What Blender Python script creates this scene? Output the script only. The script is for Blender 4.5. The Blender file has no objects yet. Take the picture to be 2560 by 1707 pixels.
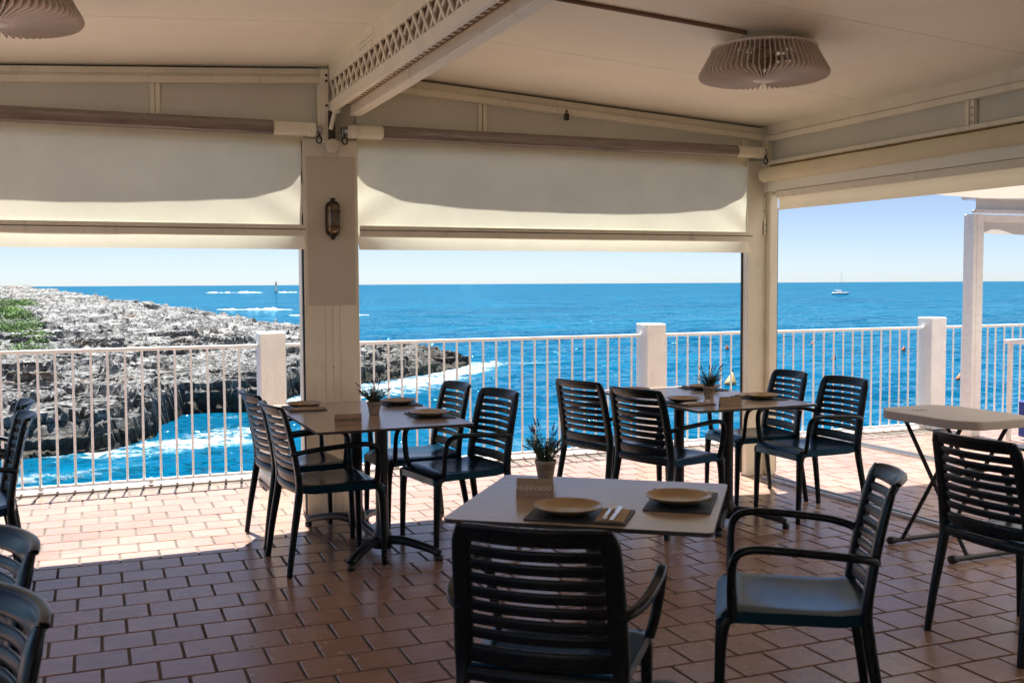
import bpy, math, random
import numpy as np
from mathutils import Vector, Matrix

random.seed(7)
R = math.radians
scn = bpy.context.scene
C = scn.collection

# ------------------------------------------------------------------ camera, sky, sun, exposure
cam_d = bpy.data.cameras.new('camera')
cam = bpy.data.objects.new('camera', cam_d)
C.objects.link(cam)
scn.camera = cam
right = Vector((0.92333, -0.38397, -0.00526))
up = Vector((0.02602, 0.04888, 0.99847))
fwd = Vector((0.38313, 0.92205, -0.05512))
rot = Matrix((right, up, -fwd)).transposed().to_4x4()
cam.matrix_world = Matrix.Translation((0, 0, 1.45)) @ rot
cam_d.sensor_width = 36
cam_d.lens = 36.766
cam_d.clip_start = 0.05
cam_d.clip_end = 80000
cam_d.dof.use_dof = True
cam_d.dof.focus_distance = 9.0
cam_d.dof.aperture_fstop = 7.1

SUN_EL, SUN_AZ = 70.0, 8.0            # azimuth measured from +Y towards +X
world = bpy.data.worlds.new('World')
scn.world = world
world.use_nodes = True
wn = world.node_tree
sky = wn.nodes.new('ShaderNodeTexSky')
sky.sky_type = 'NISHITA'
sky.sun_disc = False
sky.sun_elevation = R(SUN_EL)
sky.sun_rotation = R(SUN_AZ)
sky.air_density = 0.4
sky.dust_density = 0.32
sky.ozone_density = 1.0
bg = wn.nodes['Background']
bg.inputs['Strength'].default_value = 0.05
tint = wn.nodes.new('ShaderNodeMixRGB')          # camera white balance of the sky
tint.blend_type = 'MULTIPLY'
tint.inputs[0].default_value = 1.0
tint.inputs[2].default_value = (1.06, 1.0, 0.96, 1)
wn.links.new(sky.outputs[0], tint.inputs[1])
wn.links.new(tint.outputs[0], bg.inputs['Color'])

sun_d = bpy.data.lights.new('sun', 'SUN')
sun_d.energy = 5.0
sun_d.angle = R(0.53)
sun_d.color = (1.0, 0.97, 0.945)
sun = bpy.data.objects.new('sun', sun_d)
C.objects.link(sun)
d = Vector((math.sin(R(SUN_AZ)) * math.cos(R(SUN_EL)), math.cos(R(SUN_AZ)) * math.cos(R(SUN_EL)), math.sin(R(SUN_EL))))
sun.rotation_euler = d.to_track_quat('Z', 'Y').to_euler()
sun.location = d * 60

vs = scn.view_settings
vs.view_transform = 'Standard'
vs.look = 'None'
vs.exposure = 1.66
vs.gamma = 1.0
vs.use_curve_mapping = False
scn.render.engine = 'CYCLES'
cy = scn.cycles
cy.use_denoising = True
cy.denoiser = 'OPENIMAGEDENOISE'
cy.max_bounces = 10
cy.diffuse_bounces = 6
cy.glossy_bounces = 4
cy.transmission_bounces = 6
cy.transparent_max_bounces = 8
cy.sample_clamp_indirect = 8.0
cy.caustics_reflective = False
cy.caustics_refractive = False


# ------------------------------------------------------------------ helpers
class MB:
    """collects shapes and builds one mesh object"""
    def __init__(self):
        self.v, self.f, self.m, self.s = [], [], [], []

    def add(self, vs_, fs, mi=0, smooth=False):
        o = len(self.v)
        self.v += [tuple(p) for p in vs_]
        for f in fs:
            self.f.append(tuple(i + o for i in f)); self.m.append(mi); self.s.append(smooth)
        return self

    def box(self, x0, x1, y0, y1, z0, z1, mi=0, M=None):
        p = [(x, y, z) for z in (z0, z1) for y in (y0, y1) for x in (x0, x1)]
        if M is not None: p = [M @ Vector(q) for q in p]
        return self.add(p, [(0, 2, 3, 1), (4, 5, 7, 6), (0, 1, 5, 4), (2, 6, 7, 3), (0, 4, 6, 2), (1, 3, 7, 5)], mi)

    def cbox(self, x0, x1, y0, y1, z0, z1, c=0.004, mi=0, M=None):
        """box with chamfered edges"""
        vs_, idx = [], {}
        for a, x in enumerate((x0, x1)):
            for b, y in enumerate((y0, y1)):
                for e, z in enumerate((z0, z1)):
                    sx, sy, sz = (1, -1)[a], (1, -1)[b], (1, -1)[e]
                    for k in range(3):
                        q = [x + sx * c, y + sy * c, z + sz * c]
                        q[k] = (x, y, z)[k]
                        idx[a, b, e, k] = len(vs_); vs_.append(Vector(q))
        fs = []
        for k in range(3):
            for s in (0, 1):
                o = [(0, 0), (1, 0), (1, 1), (0, 1)]
                ring = []
                for (i, j) in o:
                    t = [i, j]; t.insert(k, s); ring.append(idx[t[0], t[1], t[2], k])
                fs.append(tuple(ring))
        for k in range(3):                      # edges along axis k
            k1, k2 = [q for q in range(3) if q != k]
            for i in (0, 1):
                for j in (0, 1):
                    t0 = [0, 0, 0]; t0[k1] = i; t0[k2] = j
                    t1 = list(t0); t1[k] = 1
                    fs.append((idx[t0[0], t0[1], t0[2], k1], idx[t0[0], t0[1], t0[2], k2], idx[t1[0], t1[1], t1[2], k2], idx[t1[0], t1[1], t1[2], k1]))
        for a in (0, 1):
            for b in (0, 1):
                for e in (0, 1):
                    fs.append(tuple(idx[a, b, e, k] for k in range(3)))
        ctr = Vector(((x0 + x1) / 2, (y0 + y1) / 2, (z0 + z1) / 2))
        out = []
        for f in fs:
            p = [vs_[i] for i in f]
            n = (p[1] - p[0]).cross(p[2] - p[1])
            m = sum(p, Vector()) / len(p) - ctr
            out.append(f if n.dot(m) > 0 else f[::-1])
        if M is not None: vs_ = [M @ q for q in vs_]
        return self.add(vs_, out, mi)

    def sweep(self, path, sec, scale=None, upv=(0, 0, 1), mi=0, smooth=True, caps=True):
        P = [Vector(p) for p in path]; n = len(P); k = len(sec); U = Vector(upv)
        vs_, fs = [], []
        for i, p in enumerate(P):
            t = (P[min(i + 1, n - 1)] - P[max(i - 1, 0)]).normalized()
            s = t.cross(U)
            if s.length < 1e-4: s = t.cross(Vector((1, 0, 0)))
            s.normalize(); nn = s.cross(t)
            sc = scale[i] if scale else (1, 1)
            if not isinstance(sc, (tuple, list)): sc = (sc, sc)
            for (a, b) in sec: vs_.append(p + s * a * sc[0] + nn * b * sc[1])
        for i in range(n - 1):
            for j in range(k):
                fs.append((i * k + j, i * k + (j + 1) % k, (i + 1) * k + (j + 1) % k, (i + 1) * k + j))
        self.add(vs_, fs, mi, smooth)
        if caps:
            self.add(vs_[:k], [tuple(range(k))[::-1]], mi)
            self.add(vs_[-k:], [tuple(range(k))], mi)
        return self

    def tube(self, path, r, n=10, scale=None, mi=0, caps=True):
        return self.sweep(path, [(r * math.cos(a), r * math.sin(a)) for a in [2 * math.pi * i / n for i in range(n)]], scale, mi=mi, caps=caps)

    def lathe(self, prof, n=32, c=(0, 0, 0), mi=0, smooth=True, M=None):
        vs_, fs = [], []
        for (r, z) in prof:
            for i in range(n):
                a = 2 * math.pi * i / n
                vs_.append(Vector((c[0] + r * math.cos(a), c[1] + r * math.sin(a), c[2] + z)))
        for k in range(len(prof) - 1):
            for i in range(n):
                fs.append((k * n + i, k * n + (i + 1) % n, (k + 1) * n + (i + 1) % n, (k + 1) * n + i))
        if M is not None: vs_ = [M @ q for q in vs_]
        return self.add(vs_, fs, mi, smooth)

    def prism(self, poly, z0, z1, mi_top=0, mi_side=0, mi_bot=0):
        n = len(poly)
        vs_ = [(x, y, z0) for x, y in poly] + [(x, y, z1) for x, y in poly]
        self.add(vs_, [tuple(range(n))[::-1]], mi_bot)
        self.add(vs_, [tuple(range(n, 2 * n))], mi_top)
        return self.add(vs_, [(i, (i + 1) % n, n + (i + 1) % n, n + i) for i in range(n)], mi_side)

    def grid(self, fn, nu, nv, mi=0, smooth=True, flip=False):
        vs_ = [fn(i / nu, j / nv) for j in range(nv + 1) for i in range(nu + 1)]
        w = nu + 1
        fs = [(j * w + i, j * w + i + 1, (j + 1) * w + i + 1, (j + 1) * w + i) for j in range(nv) for i in range(nu)]
        if flip: fs = [f[::-1] for f in fs]
        return self.add(vs_, fs, mi, smooth)

    def mesh(self, name, mats):
        me = bpy.data.meshes.new(name)
        me.from_pydata(self.v, [], self.f)
        for m in (mats if isinstance(mats, (list, tuple)) else [mats]): me.materials.append(m)
        me.polygons.foreach_set('material_index', self.m)
        me.polygons.foreach_set('use_smooth', self.s)
        me.update()
        return me

    def build(self, name, mats, parent=None):
        return obj(name, self.mesh(name, mats), parent)


def obj(name, me, parent=None, M=None):
    o = bpy.data.objects.new(name, me)
    C.objects.link(o)
    if parent is not None: o.parent = parent
    if M is not None: o.matrix_local = M
    return o


def tag(o, label, cat, group=None, kind=None):
    o['label'] = label
    if cat: o['category'] = cat
    if group: o['group'] = group
    if kind: o['kind'] = kind
    return o


def thing(name, loc, label, cat, group=None, rz=0.0):
    o = bpy.data.objects.new(name, None)
    o.empty_display_size = 0.1
    C.objects.link(o)
    o.location = loc
    o.rotation_euler = (0, 0, rz)
    return tag(o, label, cat, group)


def copy_tree(o, parent=None):
    c = o.copy(); C.objects.link(c)
    if parent is not None: c.parent = parent
    for ch in list(o.children): copy_tree(ch, c)
    return c


def structure(o):
    o['kind'] = 'structure'
    return o


def rrect(x0, x1, y0, y1, r, n=5):
    out = []
    for cx, cy, a0 in ((x1 - r, y1 - r, 0), (x0 + r, y1 - r, 90), (x0 + r, y0 + r, 180), (x1 - r, y0 + r, 270)):
        for i in range(n + 1):
            a = R(a0 + 90 * i / n); out.append((cx + r * math.cos(a), cy + r * math.sin(a)))
    return out


def superell(a, b, n=12, p=3.0):
    out = []
    for i in range(n):
        t = 2 * math.pi * (i + .5) / n; c_, s_ = math.cos(t), math.sin(t)
        out.append((a * math.copysign(abs(c_) ** (2 / p), c_), b * math.copysign(abs(s_) ** (2 / p), s_)))
    return out


def catmull(pts, n=5):
    P = [Vector(p) for p in pts]; out = []
    for i in range(len(P) - 1):
        p0, p1, p2, p3 = P[max(i - 1, 0)], P[i], P[i + 1], P[min(i + 2, len(P) - 1)]
        for k in range(n):
            t = k / n
            out.append(0.5 * ((2 * p1) + (p2 - p0) * t + (2 * p0 - 5 * p1 + 4 * p2 - p3) * t * t + (3 * p1 - p0 - 3 * p2 + p3) * t ** 3))
    return out + [P[-1]]


# ------------------------------------------------------------------ materials
def nodes_of(name):
    m = bpy.data.materials.new(name); m.use_nodes = True
    nt = m.node_tree
    return m, nt, nt.nodes['Principled BSDF'], nt.nodes['Material Output']


def N(nt, t, **kw):
    n = nt.nodes.new('ShaderNode' + t)
    for k, v in kw.items():
        if k in n.inputs: n.inputs[k].default_value = v
        else: setattr(n, k, v)
    return n


def noise(nt, vec, scale, detail=4, rough=.55, dist=0):
    n = N(nt, 'TexNoise'); n.inputs['Scale'].default_value = scale; n.inputs['Detail'].default_value = detail
    n.inputs['Roughness'].default_value = rough; n.inputs['Distortion'].default_value = dist
    if vec is not None: nt.links.new(vec, n.inputs['Vector'])
    return n


def ramp(nt, fac, stops):
    r = N(nt, 'ValToRGB')
    cr = r.color_ramp
    while len(cr.elements) < len(stops): cr.elements.new(.5)
    for e, (p, c) in zip(cr.elements, stops):
        e.position = p; e.color = (*c, 1) if len(c) == 3 else c
    nt.links.new(fac, r.inputs['Fac'])
    return r


def bump(nt, height, strength, dist, bsdf):
    b = N(nt, 'Bump'); b.inputs['Strength'].default_value = strength; b.inputs['Distance'].default_value = dist
    nt.links.new(height, b.inputs['Height']); nt.links.new(b.outputs[0], bsdf.inputs['Normal'])
    return b


def mapped(nt, scale=(1, 1, 1), kind='Position', rotz=0):
    if kind == 'Position': src = N(nt, 'NewGeometry').outputs['Position']
    else: src = N(nt, 'TexCoord').outputs[kind]
    mp = N(nt, 'Mapping'); mp.inputs['Scale'].default_value = scale; mp.inputs['Rotation'].default_value = (0, 0, rotz)
    nt.links.new(src, mp.inputs['Vector'])
    return mp.outputs[0]


def plain(name, col, rough=.5, var=.12, scale=6, bmp=0.0, bscale=60, metal=0, spec=.5, stretch=(1, 1, 1), dirt=0.0, dirt_col=(.25, .17, .1), tintspec=None):
    m, nt, b, out = nodes_of(name)
    v = mapped(nt, stretch)
    n = noise(nt, v, scale, 5)
    lo = tuple(c * (1 - var) for c in col); hi = tuple(min(1, c * (1 + var)) for c in col)
    r = ramp(nt, n.outputs['Fac'], [(.3, lo), (.7, hi)])
    colo = r.outputs[0]
    if tintspec: b.inputs['Specular Tint'].default_value = (*tintspec, 1)
    if dirt:
        n3 = noise(nt, mapped(nt, (1.2, 1.2, .35)), 9, 8, .7)
        r3 = ramp(nt, n3.outputs['Fac'], [(.56, (0, 0, 0)), (.78, (dirt, dirt, dirt))])
        mx = N(nt, 'MixRGB'); nt.links.new(r3.outputs[0], mx.inputs[0]); nt.links.new(colo, mx.inputs[1]); mx.inputs[2].default_value = (*dirt_col, 1)
        colo = mx.outputs[0]
    nt.links.new(colo, b.inputs['Base Color'])
    b.inputs['Metallic'].default_value = metal
    b.inputs['Specular IOR Level'].default_value = spec
    rr = N(nt, 'MapRange'); rr.inputs['To Min'].default_value = max(.03, rough * .8); rr.inputs['To Max'].default_value = min(1, rough * 1.2)
    n4 = noise(nt, v, scale * 2.3, 4); nt.links.new(n4.outputs['Fac'], rr.inputs['Value']); nt.links.new(rr.outputs[0], b.inputs['Roughness'])
    if bmp:
        n2 = noise(nt, mapped(nt), bscale, 4); bump(nt, n2.outputs['Fac'], bmp, .01, b)
    return m


def fabric(name, col, trans=.4):
    m, nt, b, out = nodes_of(name)
    nt.nodes.remove(b)
    v = mapped(nt)
    n = noise(nt, v, 3.2, 6)
    r = ramp(nt, n.outputs['Fac'], [(.3, tuple(c * .9 for c in col)), (.7, col)])
    wv = noise(nt, mapped(nt, (1, 1, 1)), 420, 2)
    bp = N(nt, 'Bump'); bp.inputs['Strength'].default_value = .12; bp.inputs['Distance'].default_value = .002
    nt.links.new(wv.outputs['Fac'], bp.inputs['Height'])
    df = N(nt, 'BsdfDiffuse'); tr = N(nt, 'BsdfTranslucent'); mx = N(nt, 'MixShader')
    for s in (df, tr):
        nt.links.new(r.outputs[0], s.inputs['Color']); nt.links.new(bp.outputs[0], s.inputs['Normal'])
    mx.inputs[0].default_value = trans
    nt.links.new(df.outputs[0], mx.inputs[1]); nt.links.new(tr.outputs[0], mx.inputs[2]); nt.links.new(mx.outputs[0], out.inputs['Surface'])
    return m


def tile_material():
    m, nt, b, out = nodes_of('terracotta_tile')
    oi = N(nt, 'ObjectInfo'); g = N(nt, 'NewGeometry')
    ad = N(nt, 'Math', operation='ADD'); nt.links.new(oi.outputs['Random'], ad.inputs[0]); nt.links.new(g.outputs['Random Per Island'], ad.inputs[1])
    fr = N(nt, 'Math', operation='FRACT'); nt.links.new(ad.outputs[0], fr.inputs[0])
    r = ramp(nt, fr.outputs[0], [(0, (.345, .212, .155)), (.3, (.375, .240, .182)), (.7, (.392, .256, .198)), (.93, (.37, .234, .178)), (1, (.32, .192, .140))])
    st = noise(nt, mapped(nt, (3, 26, 3)), 2.2, 6, .6)          # fine streaks along the tile
    bl = noise(nt, mapped(nt, (1, 1, 1)), 5.5, 5, .6)
    mx = N(nt, 'MixRGB', blend_type='MULTIPLY'); mx.inputs[0].default_value = 1
    r2 = ramp(nt, st.outputs['Fac'], [(.3, (.86, .84, .82)), (.72, (1.06, 1.05, 1.05))])
    nt.links.new(r.outputs[0], mx.inputs[1]); nt.links.new(r2.outputs[0], mx.inputs[2])
    mx2 = N(nt, 'MixRGB', blend_type='MULTIPLY'); mx2.inputs[0].default_value = 1
    r3 = ramp(nt, bl.outputs['Fac'], [(.3, (.88, .88, .9)), (.7, (1.05, 1.04, 1.02))])
    nt.links.new(mx.outputs[0], mx2.inputs[1]); nt.links.new(r3.outputs[0], mx2.inputs[2])
    # worn, dusty patches and small dark spots
    du = noise(nt, mapped(nt), 1.3, 8, .68)
    rd = ramp(nt, du.outputs['Fac'], [(.48, (0, 0, 0)), (.75, (.38, .38, .38))])
    md = N(nt, 'MixRGB'); nt.links.new(rd.outputs[0], md.inputs[0]); nt.links.new(mx2.outputs[0], md.inputs[1]); md.inputs[2].default_value = (.37, .28, .22, 1)
    sp_ = noise(nt, mapped(nt), 38, 3, .5)
    rs_ = ramp(nt, sp_.outputs['Fac'], [(.20, (.35, .33, .3)), (.29, (1, 1, 1))])
    ms = N(nt, 'MixRGB', blend_type='MULTIPLY'); ms.inputs[0].default_value = 1; nt.links.new(md.outputs[0], ms.inputs[1]); nt.links.new(rs_.outputs[0], ms.inputs[2])
    nt.links.new(ms.outputs[0], b.inputs['Base Color'])
    rr = N(nt, 'MapRange'); rr.inputs['From Min'].default_value = .3; rr.inputs['From Max'].default_value = .7; rr.inputs['To Min'].default_value = .14; rr.inputs['To Max'].default_value = .34
    nt.links.new(du.outputs['Fac'], rr.inputs['Value']); nt.links.new(rr.outputs[0], b.inputs['Roughness'])
    b.inputs['Specular IOR Level'].default_value = 1.0
    bump(nt, st.outputs['Fac'], .12, .004, b)
    return m


def wood_top():
    m, nt, b, out = nodes_of('pale_wood_laminate')
    n = noise(nt, mapped(nt, (2.2, 30, 2), 'Object'), 1.6, 6, .6, .4)
    r = ramp(nt, n.outputs['Fac'], [(.2, (.37, .285, .205)), (.5, (.42, .325, .24)), (.8, (.46, .365, .275))])
    nt.links.new(r.outputs[0], b.inputs['Base Color'])
    b.inputs['Roughness'].default_value = .20
    b.inputs['Specular IOR Level'].default_value = .9
    bump(nt, n.outputs['Fac'], .04, .003, b)
    return m


def sea_material():
    m, nt, b, out = nodes_of('sea_water')
    pos = N(nt, 'NewGeometry').outputs['Position']
    def nz(sx, sy, sc, det):
        return noise(nt, mapped(nt, (sx, sy, 1), rotz=R(12)), sc, det, .6)
    # wave facets: slope vectors taken straight from the noise colours
    acc = None
    for (sx, sy, sc, det, am) in ((.35, 1.0, .10, 2, 1.2), (.5, 1.0, .42, 2, 1.8), (.75, 1.0, 1.7, 2, 1.8)):
        n_ = nz(sx, sy, sc, det)
        v1 = N(nt, 'VectorMath', operation='SUBTRACT'); nt.links.new(n_.outputs['Color'], v1.inputs[0]); v1.inputs[1].default_value = (.5, .5, .5)
        v2 = N(nt, 'VectorMath', operation='MULTIPLY'); nt.links.new(v1.outputs[0], v2.inputs[0]); v2.inputs[1].default_value = (am * .8, am * 1.25, 0)
        if acc is None: acc = v2.outputs[0]
        else:
            v3 = N(nt, 'VectorMath', operation='ADD'); nt.links.new(acc, v3.inputs[0]); nt.links.new(v2.outputs[0], v3.inputs[1]); acc = v3.outputs[0]
    v4 = N(nt, 'VectorMath', operation='ADD'); nt.links.new(acc, v4.inputs[0]); v4.inputs[1].default_value = (0, 0, 1)
    v5 = N(nt, 'VectorMath', operation='NORMALIZE'); nt.links.new(v4.outputs[0], v5.inputs[0])
    bn = v5.outputs[0]
    nt.links.new(bn, b.inputs['Normal'])
    r = ramp(nt, nz(.3, .8, .05, 4).outputs['Fac'], [(.3, (.0003, .050, .112)), (.7, (.001, .088, .168))])
    nt.links.new(r.outputs[0], b.inputs['Base Color'])
    b.inputs['Roughness'].default_value = .9
    b.inputs['Specular IOR Level'].default_value = 0
    gl = N(nt, 'BsdfGlossy'); gl.inputs['Roughness'].default_value = .055; gl.inputs['Color'].default_value = (.48, .86, 1, 1)
    nt.links.new(bn, gl.inputs['Normal'])
    fz = N(nt, 'Fresnel'); fz.inputs['IOR'].default_value = 1.33; nt.links.new(bn, fz.inputs['Normal'])
    fm = N(nt, 'Math', operation='MULTIPLY'); nt.links.new(fz.outputs[0], fm.inputs[0]); fm.inputs[1].default_value = .75
    wm = N(nt, 'MixShader'); nt.links.new(fm.outputs[0], wm.inputs[0]); nt.links.new(b.outputs[0], wm.inputs[1]); nt.links.new(gl.outputs[0], wm.inputs[2])
    # foam
    at = N(nt, 'Attribute', attribute_name='foam')
    fn = noise(nt, mapped(nt, (.7, .45, 1)), 1.9, 9, .72, .9)
    sn = N(nt, 'MapRange'); sn.inputs['From Min'].default_value = .36; sn.inputs['From Max'].default_value = .66; nt.links.new(fn.outputs['Fac'], sn.inputs['Value'])
    ad = N(nt, 'Math', operation='MULTIPLY'); nt.links.new(at.outputs['Fac'], ad.inputs[0]); nt.links.new(sn.outputs[0], ad.inputs[1])
    fr = ramp(nt, ad.outputs[0], [(.16, (0, 0, 0)), (.34, (.30, .30, .30)), (.72, (1, 1, 1))])
    # aerated turquoise water round the foam
    tq = N(nt, 'MixRGB'); tq.inputs[2].default_value = (.012, .15, .20, 1)
    tf = N(nt, 'Math', operation='MULTIPLY'); nt.links.new(at.outputs['Fac'], tf.inputs[0]); tf.inputs[1].default_value = .7
    nt.links.new(tf.outputs[0], tq.inputs[0]); nt.links.new(r.outputs[0], tq.inputs[1]); nt.links.new(tq.outputs[0], b.inputs['Base Color'])
    df = N(nt, 'BsdfDiffuse'); df.inputs['Color'].default_value = (.8, .84, .86, 1)
    mx = N(nt, 'MixShader'); nt.links.new(fr.outputs[0], mx.inputs[0]); nt.links.new(wm.outputs[0], mx.inputs[1]); nt.links.new(df.outputs[0], mx.inputs[2])
    nt.links.new(mx.outputs[0], out.inputs['Surface'])
    return m


def rock_material():
    m, nt, b, out = nodes_of('limestone')
    n1 = noise(nt, mapped(nt), .35, 8, .65); n2 = noise(nt, mapped(nt, (1, 1, 2.2)), 2.6, 8, .7)
    r1 = ramp(nt, n1.outputs['Fac'], [(.3, (.36, .355, .34)), (.55, (.50, .50, .49)), (.8, (.58, .58, .57))])
    r2 = ramp(nt, n2.outputs['Fac'], [(.28, (.45, .45, .45)), (.55, (1, 1, 1))])
    mu = N(nt, 'MixRGB', blend_type='MULTIPLY'); mu.inputs[0].default_value = 1
    nt.links.new(r1.outputs[0], mu.inputs[1]); nt.links.new(r2.outputs[0], mu.inputs[2])
    # darker lines along a warped crack pattern, two sizes
    wp = noise(nt, mapped(nt), .9, 4, .6)
    vm = N(nt, 'VectorMath', operation='MULTIPLY_ADD'); nt.links.new(wp.outputs['Color'], vm.inputs[0]); vm.inputs[1].default_value = (1.3, 1.3, 1.0); nt.links.new(mapped(nt, (.75, 1.0, 2.4)), vm.inputs[2])
    vo = N(nt, 'TexVoronoi', feature='DISTANCE_TO_EDGE'); vo.inputs['Scale'].default_value = .95; nt.links.new(vm.outputs[0], vo.inputs['Vector'])
    vo2 = N(nt, 'TexVoronoi', feature='DISTANCE_TO_EDGE'); vo2.inputs['Scale'].default_value = 2.3; nt.links.new(vm.outputs[0], vo2.inputs['Vector'])
    k1 = ramp(nt, vo.outputs['Distance'], [(.0, (.26, .27, .27)), (.13, (1, 1, 1))]); k2 = ramp(nt, vo2.outputs['Distance'], [(.0, (.35, .36, .36)), (.14, (1, 1, 1))])
    for kk in (k1, k2):
        mk = N(nt, 'MixRGB', blend_type='MULTIPLY'); mk.inputs[0].default_value = 1
        nt.links.new(mu.outputs[0], mk.inputs[1]); nt.links.new(kk.outputs[0], mk.inputs[2]); mu = mk
    # ochre patches
    n3 = noise(nt, mapped(nt), .11, 6, .7)
    r3 = ramp(nt, n3.outputs['Fac'], [(.57, (0, 0, 0)), (.70, (.5, .5, .5))])
    mo = N(nt, 'MixRGB'); nt.links.new(r3.outputs[0], mo.inputs[0]); nt.links.new(mu.outputs[0], mo.inputs[1]); mo.inputs[2].default_value = (.30, .19, .10, 1)
    # dark tidal band with an uneven upper limit
    sp = N(nt, 'SeparateXYZ'); nt.links.new(N(nt, 'NewGeometry').outputs['Position'], sp.inputs[0])
    zz = N(nt, 'Math', operation='MULTIPLY_ADD'); nt.links.new(n1.outputs['Fac'], zz.inputs[0]); zz.inputs[1].default_value = -2.6; nt.links.new(sp.outputs['Z'], zz.inputs[2])
    mr = N(nt, 'MapRange'); mr.inputs['From Min'].default_value = -6.8; mr.inputs['From Max'].default_value = -5.3; nt.links.new(zz.outputs[0], mr.inputs['Value'])
    mz = N(nt, 'MixRGB'); nt.links.new(mr.outputs[0], mz.inputs[0]); mz.inputs[1].default_value = (.070, .066, .054, 1); nt.links.new(mo.outputs[0], mz.inputs[2])
    nt.links.new(mz.outputs[0], b.inputs['Base Color'])
    b.inputs['Roughness'].default_value = .9
    b.inputs['Specular IOR Level'].default_value = .2
    bump(nt, n2.outputs['Fac'], 1.0, .35, b)
    return m


MAT = {}
MAT['tile'] = tile_material()
MAT['grout'] = plain('dark_grout', (.12, .10, .082), .9, .45, 3.5, .5, 200)
MAT['concrete'] = plain('painted_concrete', (.62, .58, .55), .85, .1, 5, .3, 40)
MAT['kerb'] = plain('pinkish_stone', (.50, .40, .35), .8, .12, 6, .2, 50)
MAT['white_wall'] = plain('white_render', (.78, .80, .79), .85, .05, 8, .35, 70, dirt=.35, dirt_col=(.5, .45, .4))
MAT['white_metal'] = plain('white_painted_metal', (.80, .82, .81), .45, .06, 20, dirt=.5, dirt_col=(.45, .33, .24))
MAT['cream'] = plain('cream_painted_aluminium', (.78, .76, .62), .42, .06, 4, 0, 60, dirt=.4)
MAT['cream_lite'] = plain('cream_ceiling_panel', (.86, .875, .765), .55, .05, 1.1, dirt=.10)
MAT['plate_grey'] = plain('grey_beige_plate', (.58, .545, .45), .4, .04, 3)
MAT['infill'] = plain('grey_infill_board', (.60, .61, .53), .6, .05, 2)
MAT['brown_void'] = plain('brown_backing', (.28, .19, .115), .8, .15, 12)
MAT['seal'] = plain('black_rubber_seal', (.02, .016, .014), .6, .2, 20)
MAT['rust'] = plain('rust_stain', (.33, .19, .08), .9, .4, 30)
MAT['fabric'] = fabric('cream_blind_fabric', (.92, .88, .68), .37)
MAT['awning'] = fabric('pale_awning_fabric', (.80, .74, .64), .35)
MAT['film'] = plain('rolled_clear_film', (.20, .17, .15), .12, .25, 8, 0, 60, spec=1.0, stretch=(.4, 4, 4))
MAT['steel'] = plain('brushed_steel', (.42, .42, .42), .35, .15, 40, metal=1)
MAT['alu'] = plain('aluminium_track', (.55, .55, .55), .4, .1, 30, metal=1)
MAT['chair'] = plain('anthracite_plastic', (.005, .0075, .010), .28, .06, 2.5, 0, 300, spec=.30, tintspec=(.75, .9, 1.0))
MAT['seat_sky_sheen'] = plain('seat_plastic_sky_sheen', (.002, .016, .031), .22, .06, 2.5, 0, 300, spec=.8, tintspec=(.15, .62, 1.0))  # blue sky reflection put into the seat's base colour and specular tint
MAT['black'] = plain('black_powder_coat', (.012, .014, .017), .4, .2, 30)
MAT['wood_top'] = wood_top()
MAT['edge'] = plain('dark_laminate_edge', (.03, .026, .022), .5)
MAT['mat'] = plain('dark_blue_grey_placemat', (.02, .028, .038), .45, .2, 60, .2, 300)
MAT['stoneware'] = plain('ochre_stoneware', (.40, .27, .125), .22, .12, 20, spec=.6)
MAT['napkin'] = plain('kraft_napkin', (.52, .38, .24), .9, .08, 40, .1, 200)
MAT['cutlery'] = plain('polished_cutlery', (.7, .7, .7), .18, .05, 30, metal=1)
MAT['pot'] = plain('weathered_clay_pot', (.36, .31, .25), .85, .4, 22, .4, 60)
MAT['soil'] = plain('potting_soil', (.04, .03, .02), .95, .3, 80)
MAT['leaf'] = plain('lavender_leaf', (.055, .095, .045), .6, .4, 40)
MAT['flower'] = plain('lavender_flower', (.07, .035, .12), .7, .3, 60)
MAT['sign_wood'] = plain('brown_sign_wood', (.36, .26, .175), .5, .15, 14, stretch=(1, 1, 8))
MAT['ink_dark'] = plain('black_print', (.015, .012, .01), .6)
MAT['ink_pale'] = plain('pale_engraving', (.80, .70, .55), .7)
MAT['fan'] = plain('taupe_fan_plastic', (.64, .58, .50), .5, .05, 8)
MAT['fan_disc'] = plain('frosted_white_disc', (.78, .76, .72), .6, .03)
MAT['lamp_glass'] = plain('amber_ribbed_glass', (.17, .11, .05), .15, .3, 12, spec=.8)
MAT['bronze'] = plain('dark_bronze', (.045, .04, .03), .4, .3, 20, metal=.6)
MAT['beige_plastic'] = plain('beige_moulded_plastic', (.50, .45, .39), .5, .05, 6, .1, 200)
MAT['rock'] = rock_material()
MAT['sea'] = sea_material()
MAT['foam'] = plain('white_foam', (.82, .85, .87), .9, .06, 3, 1.0, 2)
MAT['shrub'] = plain('green_shrub_leaves', (.060, .145, .012), .7, .75, .5)
MAT['bark'] = plain('grey_brown_bark', (.1, .08, .06), .9, .3, 20)
MAT['hull'] = plain('white_gelcoat', (.48, .52, .56), .3, .02)
MAT['mast'] = plain('grey_mast', (.42, .48, .54), .4)
MAT['beacon'] = plain('dark_beacon_paint', (.03, .06, .075), .6, .2, .5)
MAT['buoy'] = plain('orange_buoy', (.5, .15, .05), .5, .15, 6)
MAT['buoy_y'] = plain('faded_yellow_buoy', (.5, .36, .16), .5, .15, 6)
MAT['blue'] = plain('blue_plastic', (.02, .05, .28), .5)
MAT['interior'] = plain('ochre_interior_wall', (.36, .31, .25), .8, .08, 2)

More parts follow.
